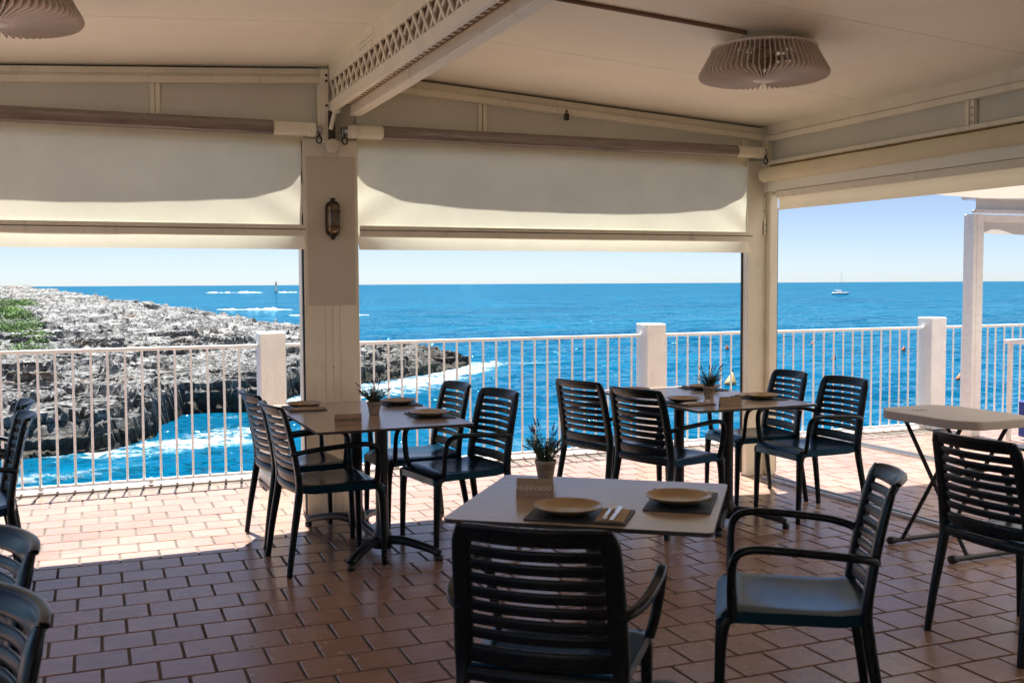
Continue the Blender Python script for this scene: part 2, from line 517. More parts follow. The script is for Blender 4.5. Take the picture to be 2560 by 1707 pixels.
# ------------------------------------------------------------------ terrace floor with its tiles
FLOOR_Y1 = 7.90
TP = 0.2005
base = MB().box(-5.6, 13, -4.0, 8.06, -0.5, -0.006)
floor = structure(base.build('floor', MAT['grout']))
floor['label'] = 'terracotta tiled terrace floor'
ROTF = R(-0.8)

tm = MB().cbox(-.094, .094, -.094, .094, -.02, 0, .0022)
tile_me = tm.mesh('tile', MAT['tile'])
near = []
cand = []
cr_, sr_ = math.cos(ROTF), math.sin(ROTF)
for j in range(-52, 14):
    yc = 5.70 + j * TP
    off = -0.126 if j % 2 == 0 else -0.026
    for i in range(-30, 68):
        xc = off + TP * .5 + i * TP
        # row pattern turned a little about (0.3, 5.7)
        x = .3 + (xc - .3) * cr_ - (yc - 5.7) * sr_
        y = 5.7 + (xc - .3) * sr_ + (yc - 5.7) * cr_
        if y > FLOOR_Y1 - .098 or y < -3.95 or x < -5.5 or x > 12.8: continue
        if abs(x - 4.715) < .1 and False: continue
        cand.append((x, y))
ICAM = cam.matrix_world.inverted()
def project(p):
    q = ICAM @ Vector(p)
    if q.z > -.1: return None
    f = 36.766 / 36
    return (.5 + f * q.x / -q.z, .5 + f * q.y / -q.z * 1024 / 682, -q.z)
for (x, y) in cand:
    q = project((x, y, 0))
    if q and .0 < q[0] < 1.0 and 0.0 < q[1] < 1: near.append((q[2], x, y))
near.sort()
chosen = set((x, y) for _, x, y in near[:300])
rest = MB()
for (x, y) in cand:
    M = Matrix.Translation((x, y, random.uniform(-.0012, 0))) @ Matrix.Rotation(ROTF + random.gauss(0, .004), 4, 'Z') @ Matrix.Rotation(random.gauss(0, .0028), 4, 'X') @ Matrix.Rotation(random.gauss(0, .0028), 4, 'Y')
    if (x, y) in chosen: obj('tile', tile_me, floor, M)
    else: rest.add([M @ Vector(v) for v in tm.v], tm.f)
ro = rest.build('tile_field', MAT['tile'], floor)
ro['kind'] = 'stuff'

kerb = structure(MB().cbox(-5.6, 13, 7.902, 8.08, -.3, .010, .004).build('kerb', MAT['kerb']))
wallb = structure(MB().box(-5.6, 13, 7.2, 8.0, -9, -.5).build('terrace_base', MAT['concrete']))
# track let into the floor under the side opening
tr = MB().box(4.66, 4.735, 2.4, 6.40, .001, .006)
tr.box(4.66, 4.672, 2.4, 6.40, .006, .020).box(4.722, 4.735, 2.4, 6.40, .006, .020).box(4.688, 4.707, 2.4, 6.40, .006, .014)
tag(tr.build('floor_track', MAT['alu']), 'long aluminium guide track on floor beside the folding table', 'track')
# drain channel
g = thing('drain_channel', (6.43, 7.1, 0), 'grey slotted drain grating running across the sunlit outer terrace', 'drain')
fr_ = MB().box(-.075, -.062, -1.0, .78, .001, .008).box(.062, .075, -1.0, .78, .001, .008)
fr_.box(-.062, .062, -1.0, .78, -.0005, .002, 1)
fr_.build('frame', [MAT['steel'], MAT['seal']], g)
sl = MB().box(-.062, .062, -.008, .008, .002, .007).mesh('slat', MAT['steel'])
for k in range(52): obj('slat', sl, g, Matrix.Translation((0, -.97 + k * .034, 0)))

# ------------------------------------------------------------------ sea
def vnoise(x, y, seed=0):
    """vectorised gradient noise"""
    rs = np.random.RandomState(seed)
    perm = rs.permutation(256); ang = rs.rand(256) * 2 * np.pi
    gx, gy = np.cos(ang), np.sin(ang)
    xi = np.floor(x).astype(int); yi = np.floor(y).astype(int)
    xf, yf = x - xi, y - yi
    def gr(i, j, dx, dy):
        h = perm[(perm[i & 255] + j) & 255]
        return gx[h] * dx + gy[h] * dy
    u = xf ** 3 * (xf * (xf * 6 - 15) + 10); v = yf ** 3 * (yf * (yf * 6 - 15) + 10)
    a = gr(xi, yi, xf, yf); b = gr(xi + 1, yi, xf - 1, yf); c = gr(xi, yi + 1, xf, yf - 1); e = gr(xi + 1, yi + 1, xf - 1, yf - 1)
    return (a * (1 - u) + b * u) * (1 - v) + (c * (1 - u) + e * u) * v * 1.0


def np_mesh(name, co, faces, mat, smooth=True):
    me = bpy.data.meshes.new(name)
    me.vertices.add(len(co)); me.vertices.foreach_set('co', co.astype(np.float32).ravel())
    n = len(faces)
    me.loops.add(n * 4); me.loops.foreach_set('vertex_index', faces.astype(np.int32).ravel())
    me.polygons.add(n); me.polygons.foreach_set('loop_start', np.arange(n, dtype=np.int32) * 4)
    me.polygons.foreach_set('use_smooth', np.full(n, smooth))
    me.materials.append(mat)
    me.update(calc_edges=True); me.validate()
    return me


def quad_faces(nx, ny):
    i, j = np.meshgrid(np.arange(nx - 1), np.arange(ny - 1))
    a = (j * nx + i).ravel()
    return np.stack([a, a + 1, a + nx + 1, a + nx], 1)


SEA = -6.0
u = np.linspace(-1, 1, 460)
sx_ = 16 + 20 * np.sinh(7.9 * u)
sy_ = 66 + 20 * np.sinh(7.9 * u)
SX, SY = np.meshgrid(sx_, sy_)
damp = np.exp(-(((SX - 16) / 130) ** 2 + ((SY - 66) / 130) ** 2))
SZ = SEA + damp * (.16 * vnoise(SX / 7, SY / 4.5, 3) + .10 * vnoise(SX / 3.2, SY / 2.1, 4))
# foam patches: centre, half sizes, turn, strength
FOAM = [(1.6, 49.6, 3.0, 1.0, 0, .8), (5.0, 51.3, 3.4, 1.9, .2, .85), (7.2, 54.0, 2.6, 2.2, .3, .6), (-2.2, 44.5, 3.5, 1.2, .1, .6), (12.5, 66.5, 4.0, 3.0, .7, .75),
        (20.0, 73.5, 5.0, 2.6, .75, .95), (24.2, 77.0, 5.5, 2.6, .75, 1.0), (29.5, 83.5, 5.0, 2.3, .85, 1.0), (33.5, 89.5, 4.0, 2.0, .8, .95),
        (38.5, 90.5, 5.5, .8, -.2, .6), (19.0, 69.0, 4.5, 1.5, .4, .6), (22.5, 72.5, 6, 2.0, .6, .55), (9.5, 60.8, 3.0, 1.2, .1, .45)]
fo = np.zeros_like(SX)
for (cx, cy, a, b, th, s) in FOAM:
    dx, dy = SX - cx, SY - cy
    p, q = dx * math.cos(th) + dy * math.sin(th), -dx * math.sin(th) + dy * math.cos(th)
    fo = np.maximum(fo, s * np.exp(-((p / a) ** 2 + (q / b) ** 2) * .8))
sea_me = np_mesh('sea', np.stack([SX, SY, SZ], -1).reshape(-1, 3), quad_faces(460, 460), MAT['sea'])
at_ = sea_me.attributes.new('foam', 'FLOAT', 'POINT')
at_.data.foreach_set('value', fo.ravel().astype(np.float32))
sea = structure(obj('sea', sea_me))

# ------------------------------------------------------------------ limestone headland
TAB = np.array([(-0.30, 49.0, 0.0110), (-0.1627, 49.3, 0.00763), (-0.1311, 48.9, 0.00646), (-0.0651, 49.2, 0.00326), (-0.024, 49.8, -0.00072), (0.011, 50.2, -0.00633), (0.0403, 51.8, -0.01204),
                (0.0629, 53.7, -0.01503), (0.0676, 58.2, -0.01548), (0.088, 61.8, -0.01811), (0.1203, 62.3, -0.02497), (0.1558, 62.9, -0.03166), (0.1989, 70.3, -0.03783),
                (0.2549, 76.1, -0.05129), (0.3143, 80.6, -0.05927), (0.3569, 86.1, -0.06794), (0.3734, 92.1, -0.07646)])
CREST = np.interp(TAB[:, 0], [-.3, -.024, .1, .2, .2549, .3569, .3734], [185, 170, 150, 122, 106, 99, 96])


def land_z(x, y):
    t = x / y
    w = np.interp(t, TAB[:, 0], TAB[:, 1]); sk = np.interp(t, TAB[:, 0], TAB[:, 2]); yc = np.interp(t, TAB[:, 0], CREST)
    zc = 1.45 + sk * yc - .25
    wob = 1.1 * vnoise(x / 5, y / 5, 11) + .6 * vnoise(x / 2.0, y / 2.0, 12)
    dd = y - w + wob
    tip = np.clip((.3775 - t) / .012, -3, 1)
    top = np.minimum(-4.35 + .2 * vnoise(x / 9, y / 9, 13), zc - .2)
    f = np.clip((y - w) / np.maximum(yc - w, 4), 0, None)
    z = top + (zc - top) * np.clip(f, 0, 1) ** .92
    z = np.where(f > 1, zc - (f - 1) * 14, z)
    cl = np.clip(dd / 1.5 + .15, -1.5, 1)
    z = np.where(cl < 1, -6.7 + (z + 6.7) * np.clip(cl, -1, 1) ** 1, z)
    return np.where(tip < 1, -7.5 + (z + 7.5) * np.clip(tip, 0, 1), z)


gx_ = np.linspace(-26, 38.5, 480)
gy_ = np.concatenate([np.linspace(44, 66, 230, endpoint=False), np.linspace(66, 100, 210, endpoint=False), 100 + np.linspace(0, 1, 190) ** 1.25 * 112])
GX, GY = np.meshgrid(gx_, gy_)
wx = GX + 1.1 * vnoise(GX / 3.1, GY / 3.1, 21); wy = GY + 1.1 * vnoise(GX / 3.1, GY / 3.1, 22)
GZ = land_z(GX, GY)
amp = np.clip(1.0 - (GZ + 3.5) * .06, .55, 1.1)
lump = np.abs(vnoise(wx / 5.2, wy / 2.8, 31)) * 1.0 + np.abs(vnoise(wx / 2.1, wy / 1.2, 32)) * .75 + np.abs(vnoise(wx / .95, wy / .65, 33)) * .5 + np.abs(vnoise(wx / .45, wy / .36, 35)) * .26
lump += .35 * vnoise(wx / 11, wy / 8, 34)
# stepped ledges
lv = GZ + lump * 1.1
def ledges(v, n):
    q = v * n
    return (np.floor(q) + np.clip((q - np.floor(q) - .55) / .2, 0, 1)) / n
GZ2 = GZ + amp * (lump * 1.15 - .55) + np.clip(amp, 0, 1) * (.75 * (ledges(lv, 1.9) - lv) + .5 * (ledges(lv + .3 * vnoise(wx / 2, wy / 2, 36), 4.6) - lv))
GZ2 = np.where(GZ < -6.9, GZ, GZ2)
PX = GX + .14 * vnoise(GX / .5, GY / .5, 41)
# undercut strata: beds stand out or fall back with height
bed = vnoise(GX / 6.0, GZ2 * 2.6, 43) + .6 * vnoise(GX / 1.6, GZ2 * 5.2, 44)
PY = GY - .25 * np.clip(lump, 0, 1.5) + .1 * vnoise(GX / .5, GY / .5, 42) - .45 * bed
keep = np.ones(len(gx_) * len(gy_), bool)
land_me = np_mesh('headland', np.stack([PX, PY, GZ2], -1).reshape(-1, 3), quad_faces(len(gx_), len(gy_)), MAT['rock'], smooth=False)
land = structure(obj('headland', land_me))


def ground(x, y):
    i = int(np.clip(np.searchsorted(gx_, x), 0, len(gx_) - 1)); j = int(np.clip(np.searchsorted(gy_, y), 0, len(gy_) - 1))
    return float(GZ2[j, i])


# boulders on the skyline
def boulder(x, y, r, label, squash=.6, seed=1):
    rs = np.random.RandomState(seed); mb = MB()
    nu, nv = 26, 16
    P = []
    ph = rs.rand(6) * 6
    def fn(a, b):
        th, f = 2 * math.pi * a, math.pi * b
        n = Vector((math.sin(f) * math.cos(th), math.sin(f) * math.sin(th), math.cos(f)))
        k = 1 + .16 * math.sin(3 * n.x + ph[0]) + .13 * math.sin(5 * n.y + ph[1] + 2 * n.z) + .09 * math.sin(9 * n.x + 7 * n.z + ph[2]) + .06 * math.sin(14 * n.y + ph[3])
        k = math.floor(k * 9) / 9 * .35 + k * .65
        return Vector((n.x * r * 1.25 * k, n.y * r * k, n.z * r * squash * k))
    mb.grid(fn, nu, nv, smooth=False)
    o = mb.build('boulder', MAT['rock']); o.location = (x, y, ground(x, y) + r * squash * .35)
    tag(o, label, 'boulder', 'boulders lying on the headland')
boulder(8.6, 143, 1.1, 'largest rounded boulder on the headland skyline, left of the pair', .55, 1)
boulder(14.4, 138, 1.0, 'flat boulder at the seaward end of the headland skyline', .4, 2)
boulder(4.5, 118, .9, 'weathered boulder on the rock slope below the skyline', .5, 3)

# green shrub cover on the slope
sh = MB()
rng = random.Random(5)
for k in range(900):
    y = rng.uniform(72, 150)
    t0, t1 = -.135, float(np.interp(y, [72, 78, 88, 100, 112, 125, 150], [-.052, -.026, -.034, -.034, -.026, -.036, -.062]))
    t = rng.uniform(t0, t1); x = t * y
    if x < -25.5: continue
    cn = float(vnoise(np.array([x / 3.2]), np.array([y / 7.0]), 51)[0])
    if cn < -.12 or (t > t1 - .018 and cn < .08): continue
    z = ground(x, y); r = rng.uniform(.6, 1.25); h = r * rng.uniform(.45, .7)
    for q in range(150):
        a = rng.uniform(0, 2 * math.pi); e = math.asin(rng.random()); rr = rng.uniform(.75, 1.05)
        n = Vector((math.cos(a) * math.cos(e), math.sin(a) * math.cos(e), math.sin(e)))
        p = Vector((x + n.x * r * rr, y + n.y * r * rr, z + .12 + n.z * h * rr))
        s = rng.uniform(.06, .16)
        a1 = Vector((rng.gauss(0, 1), rng.gauss(0, 1), rng.gauss(0, .6))).normalized() * s
        a2 = n.cross(a1).normalized() * s * .6 + n * s * .4
        sh.add([p - a1, p + a2, p + a1 * .9 + n * s * .3], [(0, 1, 2)])
tag(sh.build('shrub_cover', MAT['shrub']), 'low green coastal shrubs covering the slope at the far left', 'shrubs', kind='stuff')

# breakers far out
def breaker(x0, y0, x1, y1, h, w, label, seed):
    mb = MB(); rs = random.Random(seed); n = 70
    rows = []
    ph = [rs.uniform(0, 6) for _ in range(5)]
    for i in range(n + 1):
        t = i / n; x = x0 + (x1 - x0) * t; y = y0 + (y1 - y0) * t
        e = math.sin(math.pi * t) ** .5 * (.55 + .25 * math.sin(9 * t + ph[0]) + .2 * math.sin(23 * t + ph[1]) + .15 * math.sin(57 * t + ph[2]))
        e = max(.0, e - .28) * 1.2 + .005
        rows.append([(x, y - w, SEA - .05), (x, y - w * .45, SEA + h * e * .7), (x, y, SEA + h * e), (x, y + w * .6, SEA + h * e * .5), (x, y + w, SEA - .05)])
    vs_ = [p for r_ in rows for p in r_]
    mb.add(vs_, [(i * 5 + k, (i + 1) * 5 + k, (i + 1) * 5 + k + 1, i * 5 + k + 1) for i in range(n) for k in range(4)], smooth=True)
    tag(mb.build('breaking_wave', MAT['foam']), label, 'wave', kind='stuff')
breaker(118, 1080, 172, 1060, 1.6, 9, 'white breakers on the reef left of the beacon', 1)
breaker(184, 1050, 204, 1050, 1.2, 6, 'short white breakers right of the beacon', 2)
breaker(39.5, 330, 60, 318, .8, 3, 'white surf beyond the headland skyline', 3)
breaker(48, 258, 66, 250, .35, 2, 'thin surf line off the back of the headland', 4)

# beacon, sailing boat, buoys
b = thing('sea_beacon', (179.2, 1029, SEA), 'dark pole beacon standing in the sea near the horizon', 'beacon')
MB().lathe([(1.5, -1), (1.5, .8), (.85, 1.0), (.75, 8.6), (.0, 8.6)], 14).build('pole', MAT['beacon'], b)
MB().box(-1.0, 1.0, -.9, .9, 8.6, 8.9).build('platform', MAT['beacon'], b)
MB().lathe([(.25, 8.9), (.25, 10.3), (0, 10.4)], 8).build('lantern', MAT['beacon'], b)
mbx = MB()
for s in (-1, 1): mbx.sweep([(s * .1, 0, 9.2), (s * 1.1, 0, 10.6)], superell(.14, .14, 6))
mbx.build('top_mark', MAT['beacon'], b)

s = thing('sailing_catamaran', (424.9, 506.5, SEA), 'white sailing catamaran with a bare mast on the horizon', 'boat', rz=R(-38))
for k in (-1, 1):
    h = MB()
    h.sweep([(-6.5, k * 3, .7), (-5.8, k * 3, .6), (-2, k * 3, .55), (3, k * 3, .6), (5.6, k * 3, .8), (6.8, k * 3, 1.05)], superell(.8, .75, 10, 2.6), [(.7, .8), (1, 1), (1, 1.05), (.9, 1), (.55, .85), (.08, .4)])
    h.build('hull', MAT['hull'], s)
MB().cbox(-3.8, 2.2, -2.6, 2.6, .9, 1.35, .1).build('deck', MAT['hull'], s)
cb = MB().cbox(-3.0, 1.4, -2.1, 2.1, 1.35, 2.3, .3).build('cabin', MAT['hull'], s)
MB().box(1.36, 1.44, -1.6, 1.6, 1.6, 2.05).build('window', MAT['black'], cb)
MB().tube([(0.8, 0, 1.3), (.7, 0, 16.2)], .10, 8, [1.2, .7]).build('mast', MAT['mast'], s)
MB().tube([(0.7, 0, 2.9), (-4.6, 0, 3.0)], .22, 8).build('boom', MAT['hull'], s)
mbx = MB()
for p in ((6.4, 0, 1.2), (-4.5, 2.9, 1.2), (-4.5, -2.9, 1.2)): mbx.tube([p, (.7, 0, 15.9)], .012, 5)
mbx.build('stay', MAT['mast'], s)
s.scale = (.75, .75, .85)

bl_ = ['farther small orange buoy seen left of the sailing boat', 'small orange buoy on the water below the sailing boat', 'small orange buoy just left of the pillar behind the folding table', 'orange buoy beside the pale steel post', 'large tan buoy just left of the corner column', 'tiny far orange buoy just left of the corner column']
for (x, y), lb in zip([(81.2, 101.6), (67.0, 80.7), (82.5, 88.1), (61.6, 60.0), (43.8, 64.0), (67.1, 98.7)], bl_):
    sc_ = .75 if x < 50 else .40
    t = thing('mooring_buoy', (x, y, SEA), lb, 'buoy', 'mooring buoys on the water')
    t.rotation_euler = (random.uniform(-.25, .25), random.uniform(-.25, .25), 0)
    bm_ = MAT['buoy_y'] if x < 50 else MAT['buoy']
    MB().lathe([(0, -.25 * sc_), (.55 * sc_, -.15 * sc_), (.62 * sc_, .12 * sc_), (.5 * sc_, .35 * sc_), (.1 * sc_, 1.25 * sc_), (0, 1.3 * sc_)], 16).build('float', bm_, t)
    MB().tube([(0, 0, 1.25 * sc_), (0, 0, 1.5 * sc_)], .06 * sc_, 6).build('ring_post', MAT['black'], t)

# ------------------------------------------------------------------ pergola over the terrace
RX, RZ, SLOPE = 1.50, 2.803, .0622
XL, XR = -1.80, 4.77
def cz(x): return RZ - SLOPE * abs(x - RX)
perg = thing('pergola', (0, 0, 0), 'cream pergola roof with sloping ceiling, lattice ridge beam and square columns', 'pergola')

def slope_slab(x0, x1, y0, y1, dz0, dz1, mats, name, parent=perg, mi=0):
    """slab between two x following the roof slope; dz below the ceiling line"""
    mb = MB()
    p = []
    for x in (x0, x1):
        for y in (y0, y1): p += [(x, y, cz(x) - dz0), (x, y, cz(x) - dz1)]
    mb.add(p, [(0, 2, 6, 4), (1, 5, 7, 3), (0, 1, 3, 2), (4, 6, 7, 5), (0, 4, 5, 1), (2, 3, 7, 6)])
    return mb.build(name, mats, parent)

seams = [6.60, 5.37, 4.02, 2.67, 1.32, -.03, -1.38, -2.7, -3.6]
for (a, b_) in ((XL, 1.472), (1.645, XR)):
    for k in range(len(seams) - 1):
        slope_slab(a, b_, seams[k + 1] + .003, seams[k] - .003, -.05, 0, MAT['cream_lite'], 'ceiling_panel')
slope_slab(XL, 1.56, -3.6, 6.63, -.12, -.056, MAT['cream'], 'roof_sheet')
slope_slab(1.56, XR + .15, -3.6, 6.63, -.12, -.056, MAT['cream'], 'roof_sheet')
# front header profile: three stepped strips per bay
for (a, b_) in ((XL, 1.43), (1.66, 4.74)):
    slope_slab(a, b_, 6.515, 6.60, .014, .050, MAT['cream'], 'header')
    slope_slab(a, b_, 6.507, 6.60, .053, .062, MAT['cream'], 'header_bead')
    slope_slab(a, b_, 6.495, 6.599, .066, .104, MAT['cream'], 'header')
    slope_slab(a, b_, 6.56, 6.60, -.049, .014, MAT['seal'], 'gap_seal')
# front gutter outside
slope_slab(XL, XR + .1, 6.605, 6.635, -.054, .17, MAT['cream'], 'front_gutter')
# infill boards between header and blind
for (a, b_) in ((XL, .424), (.484, 1.43), (1.66, 2.479), (2.545, 4.56), (4.615, 4.74)):
    mb = MB(); mb.add([(a, 6.545, 2.30), (b_, 6.545, 2.30), (b_, 6.545, cz(b_) - .10), (a, 6.545, cz(a) - .10), (a, 6.57, 2.30), (b_, 6.57, 2.30), (b_, 6.57, cz(b_) - .10), (a, 6.57, cz(a) - .10)],
                      [(0, 1, 2, 3), (5, 4, 7, 6), (0, 4, 5, 1), (3, 2, 6, 7), (0, 3, 7, 4), (1, 5, 6, 2)])
    mb.build('infill_board', MAT['infill'], perg)
MB().box(1.38, 1.70, 6.5705, 6.598, 2.352, 2.83).build('head_board', MAT['infill'], perg)
for x in (.426, .455, 2.481, 2.514, 4.562, 4.590):
    mb = MB(); mb.cbox(x, x + .026, 6.528, 6.56, 2.30, cz(x + .03) - .104, .002)
    mb.build('mullion', MAT['cream'], perg)
for x in (.4515, 2.5085, 4.588): MB().box(x, x + .004, 6.545, 6.56, 2.30, cz(x + .03) - .104).build('mullion_gap', MAT['seal'], perg)
# hook and rivets on the header
hk = MB().cbox(3.09, 3.12, 6.47, 6.50, 2.555, 2.60, .003); hk.tube([(3.105, 6.485, 2.60), (3.105, 6.485, 2.625)], .006, 6)
hk.build('hook', MAT['bronze'], perg)

# ridge beam with diamond lattice
beam = thing('x', (0, 0, 0), 'x', 'x'); beam.name = 'ridge_beam'; beam.parent = perg
del beam['label']; del beam['category']
mb = MB()
mb.cbox(1.470, 1.492, -3.6, 6.47, 2.698, 2.805, .002)
mb.cbox(1.470, 1.500, -3.6, 6.47, 2.512, 2.575, .002)
mb.build('left_flange', MAT['cream'], beam)
mb = MB().cbox(1.586, 1.655, -3.6, 6.40, 2.488, 2.552, .003); mb.box(1.63, 1.645, -3.6, 6.40, 2.552, 2.80)
mb.build('right_flange', MAT['cream'], beam)
mb = MB().box(1.525, 1.535, -3.6, 6.47, 2.54, 2.80)
mb.build('backing', MAT['brown_void'], beam)
mb = MB().box(1.50, 1.586, -3.6, 6.40, 2.552, 2.562)
mb.build('slot', MAT['brown_void'], beam)
tooth = MB().box(1.515, 1.57, -.012, .012, 2.545, 2.556).mesh('tooth', MAT['cream'])
for k in range(46): obj('tooth', tooth, beam, Matrix.Translation((0, 6.3 - k * .07, 0)))
H = .123; dy = .114; ln = math.hypot(H, dy); an = math.atan2(dy, H)
bar = MB().cbox(-.006, .006, -.0085, .0085, -ln / 2 - .004, ln / 2 + .004, .0015).mesh('lattice_bar', MAT['cream'])
for k in range(34):
    for sg in (-1, 1):
        obj('lattice_bar', bar, beam, Matrix.Translation((1.482 + sg * .004, 6.385 - k * dy, 2.6365)) @ Matrix.Rotation(sg * an, 4, 'X'))
rv = MB().lathe([(.0035, -.001), (.0025, .002), (0, .0025)], 8, M=Matrix.Rotation(R(-90), 4, 'Y')).mesh('rivet', MAT['seal'])
for k in range(7):
    for zz_ in (2.735, 2.762): obj('rivet', rv, beam, Matrix.Translation((1.4695, 5.45 + k * .045, zz_)))
# end post and gear over the middle column
mb = MB().cbox(1.425, 1.468, 6.455, 6.50, 2.33, 2.775, .003).cbox(1.405, 1.425, 6.47, 6.50, 2.40, 2.68, .002)
mb.build('end_post', MAT['cream'], perg)
mb = MB()
for zz_ in (2.55, 2.70, 2.735): mb.lathe([(.008, 0), (.008, .008), (0, .01)], 8, M=Matrix.Translation((1.452, 6.455, zz_)) @ Matrix.Rotation(R(90), 4, 'X'))
mb.build('bolt', MAT['seal'], perg)
mb = MB().sweep([(1.497, 6.40, 2.535), (1.468, 6.42, 2.40)], superell(.017, .010, 8, 4)); mb.cbox(1.478, 1.52, 6.37, 6.42, 2.50, 2.54, .004)
mb.build('strut', MAT['cream'], perg)
MB().lathe([(0, -.012), (.041, -.012), (.041, .03), (.036, .034), (0, .034)], 28, M=Matrix.Translation((1.478, 6.44, 2.303)) @ Matrix.Rotation(R(90), 4, 'X')).build('end_cap', MAT['plate_grey'], perg)
mb = MB().cbox(1.46, 1.50, 6.43, 6.52, 2.33, 2.52, .003); mb.build('gear_bracket', MAT['bronze'], perg)

# columns
col = thing('x', (0, 0, 0), 'x', 'x'); col.name = 'middle_column'; del col['label']; del col['category']; col.parent = perg
MB().box(1.313, 1.655, 6.523, 6.70, 0, 2.35).build('core', MAT['cream'], col)
for (a, b_) in ((1.311, 1.4365), (1.4385, 1.4850), (1.4870, 1.5295), (1.5315, 1.657)):
    MB().cbox(a, b_, 6.5175, 6.5235, .0, 2.352, .0012).build('face_strip', MAT['cream'], col)
MB().cbox(1.332, 1.636, 6.511, 6.5172, 1.321, 2.246, .0015).build('cover_plate', MAT['plate_grey'], col)
MB().box(1.303, 1.3105, 6.53, 6.56, 0, 2.34).build('seal', MAT['seal'], col)
MB().lathe([(.004, 0), (.004, .002), (0, .002)], 8, M=Matrix.Translation((1.487, 6.5174, .93)) @ Matrix.Rotation(R(90), 4, 'X')).build('screw', MAT['seal'], col)
mb = MB()
for x in (1.44, 1.585):
    for k in range(9): mb.box(x - .004 + .003 * (k % 2), x + .002 + .003 * (k % 2), 6.5145, 6.5176, .07 + k * .02, .082 + k * .02)
mb.build('chain_marks', MAT['rust'], col)
colb = thing('x', (0, 0, 0), 'x', 'x'); colb.name = 'corner_column'; del colb['label']; del colb['category']; colb.parent = perg
MB().cbox(4.605, 4.775, 6.515, 6.590, 0, 2.345, .003).build('core', MAT['cream'], colb)
MB().cbox(4.768, 4.842, 6.470, 6.575, 0, 2.12, .006).build('guide_rail', MAT['cream'], colb)
MB().box(4.595, 4.604, 6.572, 6.588, .02, 1.72).build('seal', MAT['seal'], colb)
MB().box(4.843, 4.858, 6.49, 6.53, .02, 2.0).build('seal', MAT['seal'], colb)
MB().cbox(4.742, 4.765, 6.511, 6.5145, 1.95, 2.11, .001).build('latch_plate', MAT['cream'], colb)
mb = MB().cbox(4.742, 4.756, 6.500, 6.5145, 1.80, 1.93, .003); mb.build('latch', MAT['cream_lite'], colb)
MB().cbox(4.735, 4.742, 6.5118, 6.5148, 1.80, 1.90, .001).build('rust_streak', MAT['rust'], colb)
mb = MB()
for zz_ in (1.835, 1.875, 1.98, 2.09): mb.lathe([(.004, 0), (.004, .003), (0, .003)], 8, M=Matrix.Translation((4.750, 6.4995 if zz_ < 1.9 else 6.5108, zz_)) @ Matrix.Rotation(R(90), 4, 'X'))
mb.build('screw', MAT['seal'], colb)
# head of the corner: joins the two headers
MB().cbox(4.742, 4.80, 6.472, 6.598, 2.12, 2.605, .003).build('corner_post', MAT['cream'], perg)
# columns outside the picture that carry the roof
for (x, y) in ((-1.75, 6.55), (4.80, 1.6), (4.80, -2.6), (-1.75, -2.6)):
    MB().cbox(x - .1, x + .1, y - .1, y + .1, 0, 2.62, .004).build('column', MAT['cream'], perg)

# side header along the right edge
MB().cbox(4.742, 4.86, -3.6, 6.488, 2.530, 2.606, .003).build('side_header', MAT['cream'], perg)
MB().cbox(4.732, 4.86, -3.6, 6.488, 2.486, 2.526, .003).build('side_header', MAT['cream'], perg)
for (a, b_) in ((6.47, 4.625), (4.55, 2.6)):
    MB().box(4.785, 4.80, b_, a, 2.31, 2.488).build('side_infill', MAT['infill'], perg)
for y in (4.556, 4.592): MB().cbox(4.755, 4.79, y, y + .028, 2.31, 2.486, .002).build('side_mullion', MAT['cream'], perg)
MB().box(4.77, 4.79, 4.584, 4.592, 2.31, 2.486).build('mullion_gap', MAT['seal'], perg)
mb = MB()
for zz_ in (2.36, 2.40, 2.44): mb.lathe([(.005, 0), (.004, .003), (0, .003)], 8, M=Matrix.Translation((4.7545, 4.57, zz_)) @ Matrix.Rotation(R(-90), 4, 'Y'))
mb.build('screw', MAT['seal'], perg)
MB().box(4.803, 4.82, 1.5, 6.60, 2.10, 2.60).build('side_outer_board', MAT['infill'], perg)
MB().cbox(4.715, 4.80, 2.0, 6.505, 2.308, 2.336, .003).build('side_ledge', MAT['cream'], perg)
mb = MB()
rg = random.Random(3); y = 2.0
pts = []
while y < 6.45:
    pts.append((y, 2.296 - abs(rg.gauss(0, .004)))); y += rg.uniform(.03, .09)
for (p, q) in zip(pts[:-1], pts[1:]):
    mb.add([(4.746, p[0], 2.3085), (4.746, q[0], 2.3085), (4.746, q[0], q[1]), (4.746, p[0], p[1])], [(0, 1, 2, 3)])
mb.build('rust_line', MAT['rust'], perg)
MB().box(4.748, 4.80, 2.0, 6.47, 2.12, 2.308).build('side_back_board', MAT['cream_lite'], perg)

# unseen wall added behind the viewer to limit the light from there
MB().cbox(-5.5, 13, -4.0, -3.7, 0, 3.4, .01).build('unseen_rear_wall', MAT['interior'])
tag(bpy.data.objects['unseen_rear_wall'], 'unseen ochre rear wall added behind the terrace to limit light', 'wall')

# conduit along the ceiling to the right hand fan
cd = MB()
xs_ = [1.66 + k * (3.12 - 1.66) / 8 for k in range(9)]
cd.sweep([(x, 4.44, cz(x) - .009) for x in xs_], superell(.011, .009, 8, 4))
tag(cd.build('cable_conduit', plain('brown_conduit', (.16, .10, .06), .6)), 'thin brown cable conduit on the ceiling leading to the right fan', 'conduit')

